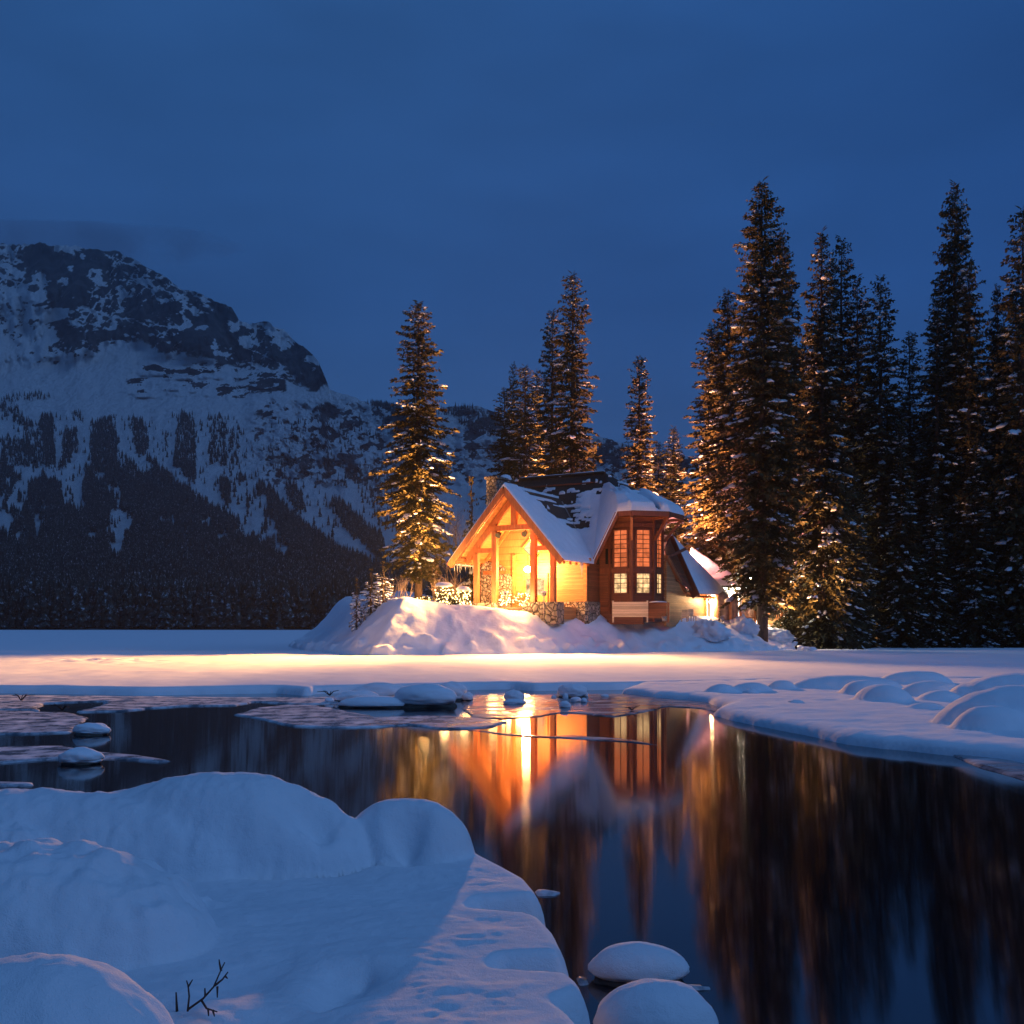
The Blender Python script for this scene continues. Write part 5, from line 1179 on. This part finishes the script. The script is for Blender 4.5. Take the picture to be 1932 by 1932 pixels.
# covered stacks
def stack(px0, px1, py_t, Y, zb, label, mat, seed):
    x0, x1 = (px0 - CX) * Y / F, (px1 - CX) * Y / F; h = HC - (py_t - HZ) * Y / F - zb; w = x1 - x0; nu, nv_ = 40, 18; vs = []
    for j in range(nv_ + 1):
        t_ = j / nv_
        for i in range(nu):
            a_ = 2 * pi * i / nu; k = 2.6; r_ = (abs(cos(a_)) ** k + abs(sin(a_)) ** k) ** (-1 / k); fold = 1 + .05 * (1 - t_) * sin(a_ * 9 + seed) + .04 * sin(a_ * 5 + 2 * t_)
            top = max(0, min(1, (1 - t_) / .22)) ** .5 if t_ > .78 else 1
            vs.append((r_ * cos(a_) * w / 2 * fold * top * (1.0 - .08 * t_), r_ * sin(a_) * .8 * fold * top, h * t_ + .1 * sin(a_ + seed) * (t_ > .5)))
    i = np.arange(nv_)[:, None]; j = np.arange(nu)[None]; f = np.stack([i * nu + j, i * nu + (j + 1) % nu, (i + 1) * nu + (j + 1) % nu, (i + 1) * nu + j], -1).reshape(-1, 4)
    o = mesh_np('covered_stack', np.array(vs), f, M[mat], None, smooth=True); o.location = ((x0 + x1) / 2, Y, zb); return tag(o, label, 'covered stack', 'canvas covered stacks in the rear yard')
stack(1348, 1376, 1117, 95.5, 3.0, 'tan canvas cover draped over a stack beside the wing corner', 'tarp', 1)
stack(1374, 1391, 1120, 95.0, 3.0, 'orange canvas cover draped over a narrow stack', 'tarp2', 2)
# rail fence by the pavilion
def fence(pxs, Y0, Y1, label):
    xs = [P(px, 0, Y0 + (Y1 - Y0) * k / (len(pxs) - 1)) for k, px in enumerate(pxs)]; zb = 2.9
    root = empty('rail_fence', (xs[0].x, xs[0].y, zb)); tag(root, label, 'fence', 'rail fences in the rear yard'); of = (xs[0].x, xs[0].y, zb)
    for p in xs: MB(of).bb((p.x - .11, p.y - .11, zb - .6), (p.x + .11, p.y + .11, zb + 1.55)).build('post', M['timber'], root)
    for z in (1.3, .35): MB(of).beam((xs[0].x, xs[0].y, zb + z), (xs[-1].x, xs[-1].y, zb + z), .1, .1).build('rail', M['timber'], root)
    b_ = MB(of); n_ = 14
    for k in range(1, n_): p = xs[0].lerp(xs[-1], k / n_); b_.bb((p.x - .03, p.y - .03, zb + .3), (p.x + .03, p.y + .03, zb + 1.3))
    b_.build('baluster', M['timber'], root)
fence([1397, 1424], 97, 98, 'short rail fence between the canvas stacks and the tallest spruce'); fence([1446, 1475, 1500], 100, 102, 'rail fence right of the tallest spruce trunk')
# yard shed seen as pale boards right of the trunk, and lamps
sh = empty('yard_shed', (P(1462, 0, 106).x, 106, 2.4)); tag(sh, 'small board shed half hidden behind the tallest spruce', 'shed'); so_ = tuple(sh.location)
MB(so_).bb((P(1446, 0, 106).x, 105, 2.0), (P(1478, 0, 106).x, 108, 5.6)).build('wall', M['siding'], sh)
MB(so_).prism([(P(1441, 0, 106).x, 104.6, 5.6), (P(1483, 0, 106).x, 104.6, 5.6), (P(1462, 0, 106).x, 104.6, 7.0)], (0, 3.8, 0)).build('roof', M['snow_far'], sh)
def yard_lamp(px, py, Y, col, power, label, zb=2.5):
    p = P(px, py, Y); root = empty('yard_lamp', (p.x, p.y, zb)); tag(root, label, 'lamp post', 'lamp posts in the rear yard'); h = p.z - zb
    MB().tube([(0, 0, -.3), (0, 0, h - .15)], .05, 8).build('pole', M['iron'], root, smooth=True)
    MB().ball((0, 0, h), .14, 10, 7).build('globe', M['lamp'], root, smooth=True); MB().tube([(0, 0, h + .13), (0, 0, h + .28)], [.22, .02], 10).build('cap', M['iron'], root)
    lamp('lamp_light', 'POINT', (0, 0, h), power, col, root, .25); return root
def yard_up(o, targets, power, col, angle=150):  # added beams from the hidden posts into the tree crowns
    p = o.location; h = 6.0
    for t_ in targets: added_uplight(o, (0, 0, h), Vector(t_) - p, power, col, angle, .6)
yard_lamp(1416, 1092, 104, (1.0, .40, .22), 7000, 'lamp post glowing behind the tallest spruce trunk')
yard_lamp(1488, 1108, 106, (1.0, .70, .36), 9000, 'white lamp post glinting through the boughs right of the trunk')
yl = yard_lamp(1290, 1052, 103, (1.0, .30, .24), 16000, 'added lamp post hidden behind the wing roof to light the trees')  # unseen lamp added for the trees at the forest edge

yard_up(yl, [P(1360, 760, 109), P(1235, 780, 113)], 52000, (1.0, .40, .17), 100)
yb = yard_lamp(1070, 1010, 103, (1.0, .45, .2), 2000, 'added lamp post hidden behind the lodge roof to light the trees', zb=4)  # added out of sight to light the spruces above the roof
yard_up(yb, [P(1060, 780, 108), P(985, 800, 106)], 75000, (1.0, .44, .17), 120)
g = P(1502, 0, 93.5); gz = max(ground_z(g.x, g.y), .3)
yr = empty('added_ground_floodlight', (g.x, g.y, gz)); tag(yr, 'small floodlight added at the forest edge to light the trees', 'floodlight')  # invented fixture whose beams brighten the forest edge
MB().tube([(0, 0, -.2), (0, 0, .12)], .03, 6).build('stake', M['iron'], yr); MB().tube([(0, -.12, .05), (0, 0, .16), (.02, .08, .26)], [.05, .11, .12], 10).build('housing', M['iron'], yr, smooth=True)
for t_, p_ in ((P(1440, 640, 96), 12000), (P(1610, 600, 106), 13000), (P(1770, 620, 108), 24000)): added_uplight(yr, (.02, .1, .32), t_ - yr.location, p_, (1.0, .46, .17), 62, .9)

# ------------------------------------------------------------------ dusk haze over the valley
hz = MB().bb((-2700, -40, -2), (2900, 3300, 1001)).build('haze', None); hz.data.materials.clear()
m = bpy.data.materials.new('valley_haze'); m.use_nodes = True; t = m.node_tree; t.nodes.remove(t.nodes['Principled BSDF'])
pvn = N(t, 'ShaderNodeVolumePrincipled'); pvn.inputs['Color'].default_value = (.75, .85, 1.0, 1); pvn.inputs['Density'].default_value = .000095; pvn.inputs['Anisotropy'].default_value = .1
t.links.new(pvn.outputs[0], t.nodes['Material Output'].inputs['Volume']); hz.data.materials.append(m); tag(hz, 'thin blue dusk haze over the valley', 'haze', kind='stuff')

cl_ = dome_mesh('cloud', 620, 150, 62, 62, None, None, 9, 40, 20, amp=.25); cl_.location = (-1390, 2900, 1072); cl_.data.materials.clear()
m = bpy.data.materials.new('summit_cloud'); m.use_nodes = True; t = m.node_tree; t.nodes.remove(t.nodes['Principled BSDF'])
pvn = N(t, 'ShaderNodeVolumePrincipled'); pvn.inputs['Color'].default_value = (.6, .7, .85, 1)
n_ = noise_node(t, .006, 5, .6); r_ = rampn(t, n_.outputs['Fac'], [(.40, (0,) * 3), (.7, (.010,) * 3)]); t.links.new(r_.outputs[0], pvn.inputs['Density'])
t.links.new(pvn.outputs[0], t.nodes['Material Output'].inputs['Volume']); cl_.data.materials.append(m); tag(cl_, 'dim grey cloud hanging on the mountain summit', 'cloud', kind='stuff')
